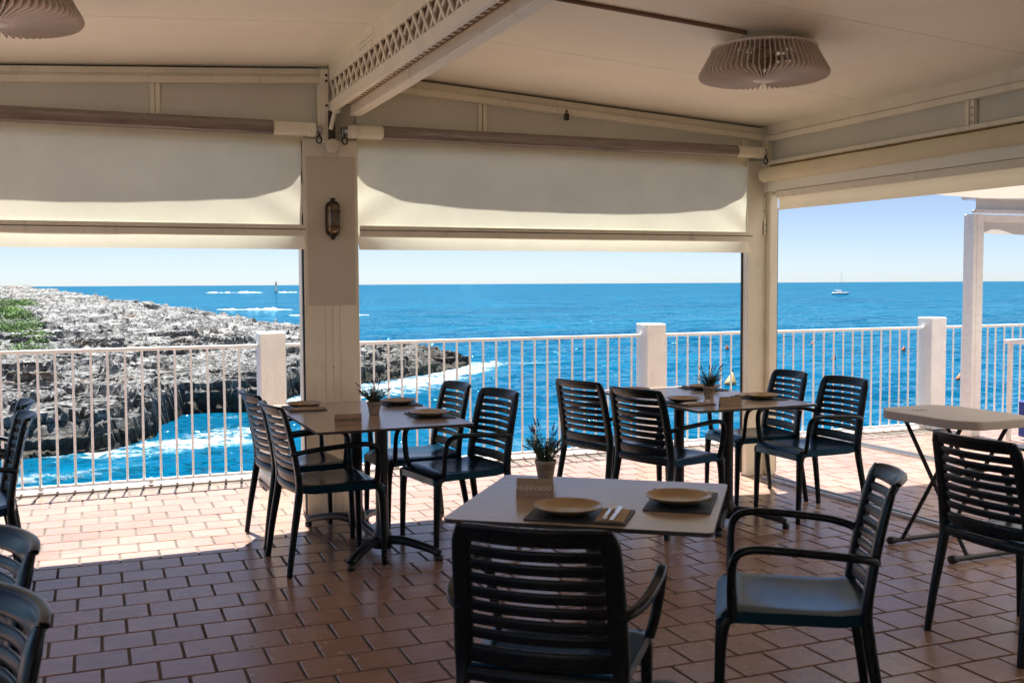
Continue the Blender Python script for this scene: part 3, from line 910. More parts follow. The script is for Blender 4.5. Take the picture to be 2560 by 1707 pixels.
# ------------------------------------------------------------------ blinds
def front_blind(x0, x1, fx0, fx1, c0, c1, label, seed):
    t = thing('roller_blind', ((x0 + x1) / 2, 6.47, 2.40), label, 'blind', 'rolled sun blinds between the columns')
    cx = (x0 + x1) / 2
    def L(p): return (p[0] - cx, p[1] - 6.47, p[2] - 2.40)
    TY, TZ, TR = 6.44, 2.398, .041
    a, b_ = (x0 + .01, x1 - .01)
    MB().tube([L((a, TY, TZ)), L((b_, TY, TZ))], TR, 24).build('roller', MAT['cream'], t)
    f = MB(); n = 40
    sec = [(TR + .0035 + .0012 * math.sin(5 * q)) for q in [2 * math.pi * i / 28 for i in range(28)]]
    f.sweep([L((fx0 + (fx1 - fx0) * i / n, TY, TZ)) for i in range(n + 1)], [(r_ * math.cos(2 * math.pi * i / 28), r_ * math.sin(2 * math.pi * i / 28)) for i, r_ in enumerate(sec)],
            [1 + .012 * math.sin(i * 1.7 + seed) + .01 * math.sin(i * .6) for i in range(n + 1)])
    f.build('rolled_film', MAT['film'], t)
    for xx in (a, b_):
        for k in range(3):
            MB().lathe([(TR + .002, -.004), (TR + .0035, 0), (TR + .002, .004)], 24, M=Matrix.Translation(L((xx + (.02 + k * .012) * (1 if xx == a else -1), TY, TZ))) @ Matrix.Rotation(R(90), 4, 'Y')).build('band', MAT['cream_lite'], t)
    # curtain: blown inwards between the guides, wrinkled near the edges
    rs = random.Random(seed); w = [rs.uniform(0, 6) for _ in range(6)]
    z0, z1 = 1.668, 2.40
    def fn(u_, v_):
        x = c0 + .004 + (c1 - c0 - .008) * u_; z = z0 + (z1 - z0) * v_
        e = min(u_, 1 - u_) * (c1 - c0)
        bul = (1 - math.exp(-e / .12)) * (.72 + .28 * math.sin(math.pi * u_))
        prof = math.sin(math.pi * min(1, .18 + v_ * .92)) ** .8
        y = 6.532 - .078 * bul * (.35 + .65 * prof)
        wr = math.exp(-e / .22)
        y += .007 * wr * math.sin(21 * (z - .75 * e) + w[0]) * math.sin(math.pi * min(1, v_ * 1.4)) + .0008 * math.sin(5 * x + 3 * z + w[1]) + .0004 * math.sin(17 * x - 9 * z + w[2])
        if v_ < .13: y = y * (v_ / .13) + (6.472) * (1 - v_ / .13)
        if v_ > .93: y = y * (1 - v_) / .07 + (TY + .035) * (v_ - .93) / .07
        return L((x, y, z))
    MB().grid(fn, 110, 36).build('curtain', MAT['fabric'], t)
    bb = MB()
    bb.cbox(c0 + .006 - cx, c1 - .006 - cx, 6.448 - 6.47, 6.470 - 6.47, 1.792 - 2.40, 1.818 - 2.40, .003)
    bb.cbox(c0 + .006 - cx, c1 - .006 - cx, 6.446 - 6.47, 6.468 - 6.47, 1.747 - 2.40, 1.787 - 2.40, .004)
    bb.build('bottom_bar', MAT['cream'], t)
    MB().box(c0 + .006 - cx, c1 - .006 - cx, 6.456 - 6.47, 6.470 - 6.47, 1.786 - 2.40, 1.793 - 2.40).build('slot', MAT['seal'], t)
    for xx, sg in ((a, -1), (b_, 1)):
        M_ = Matrix.Translation(L((xx, TY, TZ))) @ Matrix.Rotation(R(90 * sg), 4, 'Y')
        MB().lathe([(.030, 0), (.030, .006), (.022, .006), (.022, .03), (.028, .03), (.028, .036), (.0, .036)], 16, M=M_).build('end_bearing', MAT['steel'], t)
        px = xx + sg * .02
        mb = MB().tube([L((px + .016 * math.cos(q), TY - .02, TZ - .062 + .022 * math.sin(q))) for q in [2 * math.pi * i / 14 for i in range(15)]], .005, 6)
        mb.tube([L((px, TY - .02, TZ - .02)), L((px, TY - .02, TZ - .044))], .006, 6)
        mb.build('crank_eye', MAT['bronze'], t)
    return t
front_blind(-1.66, 1.385, -1.5, 1.12, -1.64, 1.320, 'left cream roller blind half lowered, with brown film rolled on its tube', 1)
front_blind(1.565, 4.68, 1.80, 4.445, 1.648, 4.612, 'middle cream roller blind half lowered between the two cream columns', 2)

t = thing('roller_blind', (4.70, 4.3, 2.23), 'right hand cream roller blind rolled up along the side opening', 'blind', 'rolled sun blinds between the columns')
def L2(x, y, z): return (x - 4.70, y - 4.3, z - 2.23)
rl = MB(); rl.tube([L2(4.70, 6.455 - k * .1, 2.236) for k in range(44)], .052, 24, [1 + .02 * math.sin(k * .9) + (.03 if k > 2 else 0) for k in range(44)])
rl.build('roller', MAT['fabric'], t)
MB().lathe([(.034, 0), (.034, .006), (.02, .006), (.02, .03), (0, .03)], 16, M=Matrix.Translation(L2(4.70, 6.456, 2.236)) @ Matrix.Rotation(R(-90), 4, 'X')).build('end_bearing', MAT['bronze'], t)
MB().cbox(*[q for p in zip(L2(4.735, 2.1, 2.115), L2(4.747, 6.36, 2.19)) for q in p], .002).build('blind_strip', MAT['cream_lite'], t)
MB().cbox(*[q for p in zip(L2(4.728, 2.1, 2.064), L2(4.75, 6.35, 2.112)) for q in p], .003).build('bottom_bar', MAT['cream'], t)
MB().cbox(*[q for p in zip(L2(4.731, 2.1, 2.106), L2(4.735, 6.35, 2.114)) for q in p], .001).build('slot', MAT['seal'], t)
def hem(u_, v_):
    y = 2.1 + 4.24 * u_; z = 1.972 + .098 * v_
    return L2(4.742 + .012 * math.sin(math.pi * v_) + .003 * math.sin(7 * y), y, z + .006 * math.sin(1.1 * y) * (1 - v_))
MB().grid(hem, 80, 6).build('hem', MAT['fabric'], t)

# ------------------------------------------------------------------ bulkhead lamp on the middle column
t = thing('bulkhead_lamp', (1.491, 6.511, 1.86), 'oval bronze bulkhead lamp with wire cage on the middle column', 'lamp')
def capsule(hw, hh, n=10):
    out = []
    for k in range(2 * n + 2):
        a = math.pi * (k if k <= n else k - 1) / n
        cx_, sy_2 = math.cos(a), math.sin(a)
        out.append((hw * cx_, (hh - hw if k <= n else -(hh - hw)) + hw * sy_2))
    return out
def lamp_layer(mb, layers, mi=0):
    rings = [[(x * s_, -d_, z * s_ if False else (z - math.copysign(0, z)) * s_) for x, z in capsule(.043, .108)] for s_, d_ in layers]
    k = len(rings[0])
    vs_ = [p for r_ in rings for p in r_]
    fs = [(i * k + j, (i + 1) * k + j, (i + 1) * k + (j + 1) % k, i * k + (j + 1) % k) for i in range(len(rings) - 1) for j in range(k)]
    mb.add(vs_, fs, mi, True); mb.add(rings[-1], [tuple(range(k))[::-1]], mi)
mb = MB(); lamp_layer(mb, [(1.05, 0), (1.05, .016), (.98, .02)]); mb.build('base', MAT['bronze'], t)
mb = MB(); lamp_layer(mb, [(.86, .019), (.86, .035), (.78, .055), (.55, .068), (.2, .072)]); mb.build('glass', MAT['lamp_glass'], t)
mb = MB()
for xx in (-.022, .022):
    mb.tube(catmull([(xx, -.018, -.105), (xx, -.05, -.095), (xx, -.075, -.06), (xx, -.08, 0), (xx, -.075, .06), (xx, -.05, .095), (xx, -.018, .105)], 4), .0032, 6)
for zz_ in (-.05, .045):
    mb.tube(catmull([(-.046, -.016, zz_), (-.042, -.05, zz_), (-.024, -.078, zz_), (.024, -.078, zz_), (.042, -.05, zz_), (.046, -.016, zz_)], 4), .0032, 6)
mb.build('cage', MAT['bronze'], t)
mb = MB()
for zz_ in (-.118, .118): mb.cbox(-.012, .012, -.02, 0, zz_ - .012, zz_ + .012, .003); mb.tube([(.0, -.02, zz_), (.012, -.03, zz_ + .006)], .004, 6)
mb.build('lug', MAT['bronze'], t)

# ------------------------------------------------------------------ ceiling fans
def make_fan(x, y, label):
    t = thing('ceiling_fan', (x, y, cz(x)), label, 'fan', 'caged ceiling fans')
    sg = 1 if x < RX else -1
    MB().lathe([(0, .006), (.115, .006), (.125, -.010), (.125, -.035), (.115, -.042), (.0, -.042)], 40).build('mount', MAT['fan'], t)
    MB().lathe([(.205, -.058), (.262, -.055), (.268, -.050), (.268, -.044), (.205, -.044), (.195, -.05), (.195, -.062), (.262, -.062)], 64).build('top_ring', MAT['fan'], t)
    MB().lathe([(.03, -.042), (.06, -.06), (.062, -.115), (.05, -.13), (.0, -.132)], 24).build('motor', MAT['brown_void'], t)
    bl = MB()
    def bf(u_, v_):
        r_ = .06 + .17 * u_; w_ = .05 + .03 * math.sin(math.pi * u_)
        return Vector((r_, (v_ - .5) * w_ * 2, -.098 + (v_ - .5) * .035))
    bl.grid(bf, 8, 4); bl.grid(lambda a, b2: bf(a, b2) + Vector((0, 0, -.004)), 8, 4, flip=True)
    bme = bl.mesh('blade', MAT['fan'])
    for k in range(5): obj('blade', bme, t, Matrix.Rotation(2 * math.pi * k / 5 + .3, 4, 'Z'))
    # lattice of arms that tie the ring to the mount
    arm = MB().cbox(.10, .21, -.006, .006, -.056, -.042, .002).mesh('arm', MAT['fan'])
    for k in range(6): obj('arm', arm, t, Matrix.Rotation(math.pi * k / 3, 4, 'Z'))
    out = catmull([(.258, -.050), (.285, -.095), (.318, -.145), (.326, -.160), (.320, -.172), (.300, -.177), (.18, -.181), (.045, -.185)], 3)
    inn = catmull([(.236, -.050), (.263, -.095), (.294, -.138), (.299, -.147), (.294, -.153), (.28, -.155), (.18, -.160), (.045, -.165)], 3) if False else None
    outer = [(p[0], p[1]) for p in [(.262, -.050), (.289, -.095), (.318, -.140), (.328, -.157), (.328, -.168), (.320, -.176), (.300, -.180), (.18, -.184), (.045, -.187)]]
    inner = [(.236, -.050), (.263, -.095), (.292, -.138), (.300, -.152), (.299, -.155), (.295, -.157), (.288, -.158), (.18, -.162), (.045, -.166)]
    f = MB(); hw = .0019
    n = len(outer)
    vs_ = [(p[0], s_ * hw, p[1]) for s_ in (-1, 1) for p in outer] + [(p[0], s_ * hw, p[1]) for s_ in (-1, 1) for p in inner]
    fs = []
    for i in range(n - 1):
        fs += [(i, i + 1, n + i + 1, n + i), (2 * n + i + 1, 2 * n + i, 3 * n + i, 3 * n + i + 1), (i + 1, i, 2 * n + i, 2 * n + i + 1), (n + i, n + i + 1, 3 * n + i + 1, 3 * n + i)]
    f.add(vs_, fs)
    fme = f.mesh('fin', MAT['fan'])
    for k in range(72): obj('fin', fme, t, Matrix.Rotation(2 * math.pi * k / 72, 4, 'Z'))
    MB().lathe([(0, -.160), (.052, -.160), (.054, -.186), (.050, -.190), (0, -.190)], 32).build('centre_disc', MAT['fan_disc'], t)
    for k in range(3):
        a = 2.1 * k + .4
        MB().tube([(.275 * math.cos(a), .275 * math.sin(a), -.10), (.285 * math.cos(a), .285 * math.sin(a), -.115)], .004, 6).build('clip', MAT['fan_disc'], t)
    t.scale = (1, 1, 1.15)
    return t
make_fan(3.27, 4.50, 'caged taupe ceiling fan in the right bay, seen whole')
make_fan(-.27, 4.62, 'caged taupe ceiling fan in the left bay, cut off by the picture corner')

# ------------------------------------------------------------------ railing and white pillars
PX_ = [-1.97, 1.242, 4.516, 7.698, 10.93]
PW = .19
plab = ['white pillar beyond the left edge', 'white square pillar at the rail left of the middle column', 'white square pillar at the rail between the two cream columns', 'white square pillar at the rail behind the folding table', 'white pillar at the far right end']
for x, lb in list(zip(PX_, plab))[1:4]:
    p = thing('railing_pillar', (x + PW / 2, 7.94, 0), lb, 'pillar', 'white pillars of the sea railing')
    MB().cbox(-PW / 2, PW / 2, -.10, .10, .0, 1.098, .008).build('shaft', MAT['white_wall'], p)
    MB().cbox(-PW / 2 - .004, PW / 2 + .004, -.104 - (.28 if x < 2 else .02), .104, 0, .075 if x < 2 else .05, .006).build('foot', MAT['white_wall'], p)
barm = MB().sweep([(0, 0, .05), (0, 0, .985)], superell(.0085, .0085, 8, 3)).mesh('bar', MAT['white_metal'])
ball = MB().lathe([(0, -.024)] + [(.024 * math.sin(math.pi * k / 8), -.024 * math.cos(math.pi * k / 8)) for k in range(1, 8)] + [(0, .024)], 14).mesh('foot_ball', MAT['white_metal'])
rlab = ['white bar railing in front of the rocky headland, left of the pillars', 'white bar railing between the left and middle pillars', 'white bar railing passing behind the corner column', 'white bar railing at the far right behind the pale steel post']
for k in range(4):
    a = (PX_[k] + PW) if k else -1.9
    b_ = PX_[k + 1]
    r_ = thing('railing', ((a + b_) / 2, 7.96, 0), rlab[k], 'railing', 'white railing along the sea edge')
    o = (a + b_) / 2
    MB().cbox(a - o, b_ - o, -.016, .016, .982, 1.008, .004).build('top_rail', MAT['white_metal'], r_)
    MB().cbox(a - o, b_ - o, -.012, .012, .036, .054, .003).build('bottom_rail', MAT['white_metal'], r_)
    ph = -.497 - .1145 * 20
    i0 = math.ceil((a + .03 - ph) / .1145)
    x = ph + i0 * .1145
    while x < b_ - .03:
        obj('bar', barm, r_, Matrix.Translation((x - o + random.gauss(0, .0015), random.gauss(0, .001), 0)) @ Matrix.Rotation(random.gauss(0, .0022), 4, 'Y') @ Matrix.Rotation(random.uniform(0, 1.5), 4, 'Z')); x += .1145
    x = {0: -.255, 1: 2.30, 2: 5.97, 3: 8.3}[k]
    while x < b_ - .2:
        if x > a + .1: obj('foot_ball', ball, r_, Matrix.Translation((x * 7.9 / 7.6 - o if k != 1 else x - o, -.022, .042)))
        x += .70

# ------------------------------------------------------------------ neighbouring pergola on the right
n_ = thing('neighbour_pergola', (7.69, 7.3, 0), 'pale steel post and white roof edge of the next pergola at the right', 'pergola')
def NB(mb, x0, x1, y0, y1, z0, z1, c=.003): return mb.cbox(x0 - 7.6, x1 - 7.6, y0 - 7.3, y1 - 7.3, z0, z1, c)
NB(MB(), 7.575, 7.700, 7.315, 7.44, 0, 2.07, .005).build('post', MAT['white_metal'], n_)
NB(MB(), 7.614, 7.617, 7.3125, 7.3145, .02, 2.06, .0008).build('post_groove', MAT['plate_grey'], n_)
NB(MB(), 7.703, 7.718, 7.34, 7.40, .02, 2.0, .001).build('seal', MAT['seal'], n_)
NB(MB(), 7.56, 12, 7.25, 7.46, 2.205, 2.40).build('roof_edge', MAT['white_metal'], n_)
NB(MB(), 7.545, 12, 7.265, 7.305, 2.075, 2.11).build('gutter_rail', MAT['white_metal'], n_)
NB(MB(), 7.70, 12, 7.32, 7.38, 2.0, 2.066).build('header', MAT['white_metal'], n_)
mbv = MB(); mbv.grid(lambda u_, v_: (-.045 + 4.4 * u_, -.02 + .004 * math.sin(30 * u_), 2.09 + .13 * v_), 40, 2); mbv.build('valance', MAT['awning'], n_)
mbv = MB(); mbv.grid(lambda u_, v_: (.13 + 4.2 * u_, .05 + .012 * math.sin(40 * u_), 1.895 + .11 * v_ - .01 * math.sin(9 * u_) * (1 - v_)), 40, 3); mbv.build('curtain', MAT['awning'], n_)
MB().lathe([(.012, -.012), (.012, .012), (0, .014)], 12, M=Matrix.Translation((-.058, -.01, 2.09)) @ Matrix.Rotation(R(-90), 4, 'Y')).build('end_cap', MAT['steel'], n_)
# awning between the two pergolas
aw = thing('side_awning', (7.5, 6.5, 2.2), 'cream awning sheet with a sagging front edge at the upper right', 'awning')
def awn(u_, v_):
    x = 4.9 + 7.2 * u_; y = 6.50 - 9.5 * v_
    sag = .028 * math.sin(math.pi * min(1, max(0, (x - 6.2) / 1.9))) if v_ < .03 else .05 * math.sin(math.pi * ((x * .55) % 1)) * math.sin(math.pi * v_)
    return (x - 7.5, y - 6.5, 2.30 - .02 * (x < 5.2) + .16 * v_ - sag - 2.2)
MB().grid(awn, 60, 40).build('sheet', MAT['awning'], aw)
def awv(u_, v_):
    x = 4.9 + 7.2 * u_
    sag = .026 * math.sin(math.pi * min(1, max(0, (x - 6.2) / 1.5)))
    return (x - 7.5, .004 * math.sin(14 * x) * (1 - v_), 2.158 - 2.2 + (.142 + sag) * v_ - sag)
MB().grid(awv, 90, 5).build('valance', MAT['awning'], aw)

# ------------------------------------------------------------------ chairs
def make_chair():
    t = thing('armchair', (0, 0, 0), 'tmp', 'chair', 'dark slatted plastic armchairs')
    # seat: dished shell with a rolled front edge
    def top(u_, v_):
        x = -.212 + .458 * u_; w = .213 + .014 * u_; y = (v_ * 2 - 1) * w
        z = .446 - .013 * (1 - (2 * v_ - 1) ** 2) * math.sin(math.pi * min(1, u_ * 1.05 + .1)) + .012 * max(0, .18 - u_) / .18
        if u_ > .86: z -= .030 * ((u_ - .86) / .14) ** 2
        e = abs(2 * v_ - 1)
        if e > .93: z -= .008 * ((e - .93) / .07) ** 2
        return Vector((x, y, z))
    s_ = MB(); nu, nv = 16, 14
    s_.grid(top, nu, nv, flip=False)
    s_.grid(lambda a, b2: top(a, b2) + Vector((-.004 if a > .99 else 0, 0, -.018)), nu, nv, flip=True)
    rim = [top(i / nu, 0) for i in range(nu + 1)] + [top(1, j / nv) for j in range(1, nv + 1)] + [top(1 - i / nu, 1) for i in range(1, nu + 1)] + [top(0, 1 - j / nv) for j in range(1, nv)]
    k = len(rim)
    vs_ = rim + [p + Vector((0, 0, -.036)) for p in rim]
    s_.add(vs_, [(k + i, k + (i + 1) % k, (i + 1) % k, i) for i in range(k)], smooth=True)
    s_.build('seat', MAT['seat_sky_sheen'], t)
    def xs(z): return float(np.interp(z, [.40, .48, .60, .72, .80, .845], [-.203, -.205, -.222, -.246, -.266, -.284]))
    def ws(z): return float(np.interp(z, [.40, .48, .60, .72, .80, .845], [.212, .209, .205, .199, .193, .186]))
    def cur(z): return .030 + .012 * (z - .46) / .4
    for sg in (-1, 1):
        path = catmull([(-.264, sg * .234, 0), (-.240, sg * .225, .18), (-.207, sg * .213, .38), (-.203, sg * .210, .47), (-.222, sg * .204, .60), (-.246, sg * .199, .72), (-.266, sg * .193, .80), (-.281, sg * .184, .836)], 4)
        n = len(path)
        sc_ = []
        for p in path:
            z = p.z
            sc_.append((float(np.interp(z, [0, .38, .5, .8, .84], [.72, 1.0, 1.55, 1.6, 1.1])), float(np.interp(z, [0, .38, .5, .8, .84], [.75, 1.05, .85, .7, .5]))))
        MB().sweep(path, superell(.0165, .0185, 12, 3.2), sc_, upv=(1, 0, 0)).build('back_leg', MAT['chair'], t)
        fl = catmull([(.175, sg * .196, .425), (.212, sg * .208, .412), (.228, sg * .213, .36), (.234, sg * .214, .2), (.238, sg * .214, 0)], 4)
        MB().sweep(fl, superell(.0165, .0175, 12, 3.2), [(1.1, .7)] + [(float(np.interp(p.z, [0, .3, .43], [.70, 1, 1.25])), float(np.interp(p.z, [0, .3, .43], [.75, 1, 1.3]))) for p in fl[1:]], upv=(1, 0, 0)).build('leg', MAT['chair'], t)
        ar = catmull([(-.228, sg * .206, .606), (-.205, sg * .236, .618), (-.13, sg * .264, .632), (.02, sg * .273, .643), (.125, sg * .270, .645), (.178, sg * .265, .628), (.197, sg * .258, .585), (.199, sg * .245, .50), (.196, sg * .226, .425)], 5)
        MB().sweep(ar, superell(.0155, .0125, 12, 2.8), upv=(0, 0, 1) if False else (.3, 0, 1)).build('armrest', MAT['chair'], t)
    def slat(zc_, h, name, thick=.006, roll=False, wid=.008):
        n = 18; path = []
        for i in range(n + 1):
            u_ = -1 + 2 * i / n
            path.append((xs(zc_) - cur(zc_) * (1 - u_ * u_) + .002, u_ * (ws(zc_) - wid), zc_))
        MB().sweep(path, superell(thick, h / 2, 12, 3.6), upv=(xs(zc_ + .01) - xs(zc_ - .01), 0, .02)).build(name, MAT['chair'], t)
    slat(.820, .050, 'top_rail', .0085, wid=.004)
    for k in range(7): slat(.771 - .0382 * k, .0295, 'slat')
    slat(.484, .052, 'lower_rail', .007)
    # rolled lip along the top edge
    n = 18; path = []
    for i in range(n + 1):
        u_ = -1 + 2 * i / n
        path.append((xs(.845) - cur(.84) * (1 - u_ * u_) - .004, u_ * (ws(.845) - .006), .842 - .004 * u_ ** 6))
    MB().sweep(path, superell(.013, .0075, 10, 2.4)).build('top_lip', MAT['chair'], t)
    # small brace closing the back of the seat
    path = [(-.206 - .02 * (1 - (2 * i / 12 - 1) ** 2), (2 * i / 12 - 1) * .205, .428) for i in range(13)]
    MB().sweep(path, superell(.010, .020, 10, 3)).build('rear_apron', MAT['chair'], t)
    return t

CH = [((1.188, 5.398), 3.3, 'dark slatted armchair at the left table, nearest on its left side'),
      ((1.172, 6.022), 4.2, 'dark slatted armchair at the left table, farther one on its left side'),
      ((1.935, 5.470), 188, 'dark slatted armchair at the left table, nearer one on its right side'),
      ((1.855, 6.010), 182, 'dark slatted armchair at the left table, farther one on its right side'),
      ((3.150, 5.945), 16, 'dark slatted armchair at the right table, leftmost one by the railing'),
      ((3.225, 5.350), 16, 'dark slatted armchair at the right table, back turned, in front of the white pillar'),
      ((4.205, 5.290), 179.3, 'dark slatted armchair at the right table, nearer one on its right side'),
      ((4.196, 5.858), 173.6, 'dark slatted armchair at the right table, before the corner column'),
      ((1.212, 2.592), 52.0, 'large dark slatted armchair in the foreground seen from behind at the front table'),
      ((2.130, 2.750), 146, 'dark slatted armchair at the right of the front table, side view with bluish seat'),
      ((3.505, 3.065), 0, 'dark slatted armchair at the right edge in front of the folding table'),
      ((-.53, 5.42), 187, 'dark slatted armchair at the left edge, nearer of the two by the railing'),
      ((-.56, 6.04), 184, 'dark slatted armchair at the left edge, farther of the two by the railing'),
      ((-.440, 2.690), 200, 'dark armchair back cut by the left edge, upper one in the foreground'),
      ((-.405, 2.110), 200, 'dark armchair back in the bottom left corner, nearest the viewer')]
proto = make_chair()
for i, ((x, y), a, lb) in enumerate(CH):
    c = proto if i == 0 else copy_tree(proto)
    c.location = (x, y, 0); c.rotation_euler = (0, 0, R(a)); c['label'] = lb

# ------------------------------------------------------------------ dining tables
TOPZ = .74
def table_top(hw, hl, t):
    return MB().prism(rrect(-hw, hw, -hl, hl, .022), TOPZ - .013, TOPZ, 0, 1, 1).build('tabletop', [MAT['wood_top'], MAT['edge']], t)
def foot_arm(p0, p1, t):
    (x0, y0), (x1, y1) = p0, p1
    path = catmull([(x0, y0, .075), (x0 + (x1 - x0) * .3, y0 + (y1 - y0) * .3, .082), (x0 + (x1 - x0) * .8, y0 + (y1 - y0) * .8, .058), (x1, y1, .036)], 4)
    mb = MB().sweep(path, superell(.024, .020, 10, 3.4), [1.2 - .35 * i / (len(path) - 1) for i in range(len(path))])
    o = mb.build('foot', MAT['black'], t)
    MB().lathe([(.0, .0), (.019, .0), (.022, .012), (.018, .03), (0, .03)], 14, c=(x1, y1, 0)).build('glide', MAT['black'], o)
def pole(x, y, t):
    o = MB().lathe([(.0, .035), (.052, .035), (.052, .11), (.038, .13), (.034, .16), (.034, .66), (.038, .68), (.06, .70), (.06, TOPZ - .016), (0, TOPZ - .016)], 28, c=(x, y, 0)).build('pole', MAT['black'], t)
    mb = MB().cbox(x - .16, x + .16, y - .022, y + .022, TOPZ - .030, TOPZ - .0135, .003)
    mb.cbox(x - .022, x + .022, y - .13, y + .13, TOPZ - .032, TOPZ - .0145, .003)
    mb.build('bracket', MAT['black'], t)
def double_table(cx, cy, hw, hl, bx, by, label):
    t = thing('dining_table', (cx, cy, 0), label, 'table', 'dining tables on the terrace')
    table_top(hw, hl, t)
    ox, oy = bx - cx, by - cy
    for sg in (-1, 1):
        pole(ox, oy + sg * .275, t)
        for k in (-1, 1): foot_arm((ox + k * .03, oy + sg * .29), (ox + k * .235, oy + sg * .535), t)
    MB().sweep([(ox, oy - .25, .072), (ox, oy + .25, .072)], superell(.022, .018, 10, 4)).build('floor_stretcher', MAT['black'], t)
    return t
double_table(1.455, 5.61, .405, .635, 1.49, 5.70, 'pale wood dining table in front of the middle column, with three place settings')
double_table(3.572, 5.555, .41, .63, 3.60, 5.56, 'pale wood dining table at the right, near the corner column, with four settings')
def single_table(cx, cy, hw, hl, a, label):
    t = thing('dining_table', (cx, cy, 0), label, 'table', 'dining tables on the terrace', R(a))
    table_top(hw, hl, t); pole(0, 0, t)
    for k in range(4): 
        q = math.pi / 4 + k * math.pi / 2
        foot_arm((.03 * math.cos(q), .03 * math.sin(q)), (.36 * math.cos(q), .36 * math.sin(q)), t)
    return t
T1A = -37.3
single_table(1.557, 3.037, .405, .378, T1A, 'square pale dining table in the foreground with bluish sheen and two settings')
single_table(4.10, 2.93, .40, .40, 0, 'dining table at the right edge, only its corner and foot showing')

# folding table
f = thing('folding_table', (4.37, 4.29, 0), 'beige plastic folding table on black crossed legs', 'table')
poly = [(-.26, -.24), (-.17, -.345), (.17, -.345), (.26, -.24), (.26, .24), (.17, .345), (-.17, .345), (-.26, .24)]
def shrink(p, s_): return [(x * s_, y * s_) for x, y in p]
rp = []
for i in range(8):
    a_, b_, c_ = Vector(poly[i - 1]), Vector(poly[i]), Vector(poly[(i + 1) % 8])
    p0 = b_ + (a_ - b_).normalized() * .035; p1 = b_ + (c_ - b_).normalized() * .035
    for k in range(5):
        q = k / 4; rp.append(tuple(p0 * (1 - q) ** 2 + b_ * 2 * q * (1 - q) + p1 * q * q))
ft = MB()
ringz = [(1.0, .695), (1.0, .733), (.994, .738), (.982, .74)]
k = len(rp); vs_ = [(x * s_, y * s_, z) for s_, z in ringz for x, y in rp]
ft.add(vs_, [(i * k + j, i * k + (j + 1) % k, (i + 1) * k + (j + 1) % k, (i + 1) * k + j) for i in range(3) for j in range(k)], smooth=True)
ft.add(vs_[-k:], [tuple(range(k))]); ft.add([(x * .98, y * .98, .70) for x, y in rp], [tuple(range(k))[::-1]])
ft.build('tabletop', MAT['beige_plastic'], f)
mb = MB()
for k in range(3):
    for s_ in (-1, 1): mb.cbox(-.12 + k * .03, -.105 + k * .03, .16 + s_ * .014 - .008, .16 + s_ * .014 + .008, .7385, .7408, .001)
mb.build('vent_mark', MAT['edge'], f)
for i, (yb, yt, xo) in enumerate(((.19, -.22, 0), (-.25, .22, .03))):
    for sx in (-1, 1):
        MB().tube([(sx * (.165 - xo), yb, .018), (sx * (.165 - xo), yt, .70)], .0115, 10).build('leg', MAT['black'], f)
    o = MB().tube([(-.235, yb, .02), (.235, yb, .02)], .014, 10).build('foot_bar', MAT['black'], f)
    for sx in (-1, 1): MB().lathe([(0, -.026), (.02, -.022), (.022, 0), (.02, .022), (0, .026)], 12, M=Matrix.Translation((sx * .235, yb, .022)) @ Matrix.Rotation(R(90), 4, 'Y')).build('end_cap', MAT['black'], o)
MB().tube([(-.165, -.03, .385), (.165, -.03, .385)], .009, 8).build('cross_bar', MAT['black'], f)

# white stand at the far right edge
w_ = thing('white_stand', (7.80, 6.76, 0), 'white waiter stand at the right edge of the outer terrace', 'stand')
MB().cbox(-.02, .40, -.02, .30, .885, .92, .006).build('top', MAT['white_metal'], w_)
for (x, y) in ((.02, .02), (.36, .02), (.02, .26), (.36, .26)): MB().cbox(x - .018, x + .018, y - .018, y + .018, 0, .885, .003).build('leg', MAT['white_metal'], w_)
MB().cbox(.13, .36, .03, .26, .03, .36, .01).build('blue_bin', MAT['blue'], w_)
MB().cbox(.02, .36, .0, .012, .66, .69, .002).build('rail', MAT['white_metal'], w_)

# ------------------------------------------------------------------ place settings
mat_me = MB().prism(rrect(-.105, .105, -.155, .155, .01, 3), 0, .004).mesh('placemat', MAT['mat'])
pl = [(0, .004), (.055, .003), (.058, .0), (.064, .003), (.085, .012), (.104, .0215), (.1065, .0235), (.1055, .0255), (.102, .0245), (.083, .0155), (.066, .0085), (.058, .0075), (0, .0075)]
plate_me = MB().lathe(pl, 56).mesh('plate', MAT['stoneware'])
nap_me = MB().cbox(-.085, .085, -.042, .042, 0, .0035, .001).cbox(-.0845, .0845, -.0415, .0415, .0037, .0062, .001).mesh('napkin', MAT['napkin'])
fk = MB()
fk.sweep(catmull([(-.09, 0, .003), (-.03, 0, .006), (.03, 0, .005), (.048, 0, .003)], 4), superell(.0045, .0013, 8, 3), [1.5 - .055 * i if i < 10 else 1.0 for i in range(13)])
fk.sweep([(.046, 0, .003), (.056, 0, .002), (.070, 0, .004)], superell(.011, .0011, 8, 3), [.5, 1, 1])
for k in range(4): fk.sweep([(.068, -.0085 + k * .00567, .004), (.085, -.0085 + k * .00567, .006), (.103, -.0085 + k * .00567, .011)], superell(.0014, .001, 6, 3))
fork_me = fk.mesh('fork', MAT['cutlery'])
kn = MB().sweep(catmull([(-.105, 0, .004), (-.05, 0, .005), (.0, 0, .004)], 4), superell(.0065, .0028, 8, 3))
kn.sweep([(0, 0, .004), (.05, .002, .004), (.09, .003, .004), (.108, .006, .004)], superell(.0085, .0009, 8, 3), [.8, 1.05, 1, .15])
knife_me = kn.mesh('knife', MAT['cutlery'])
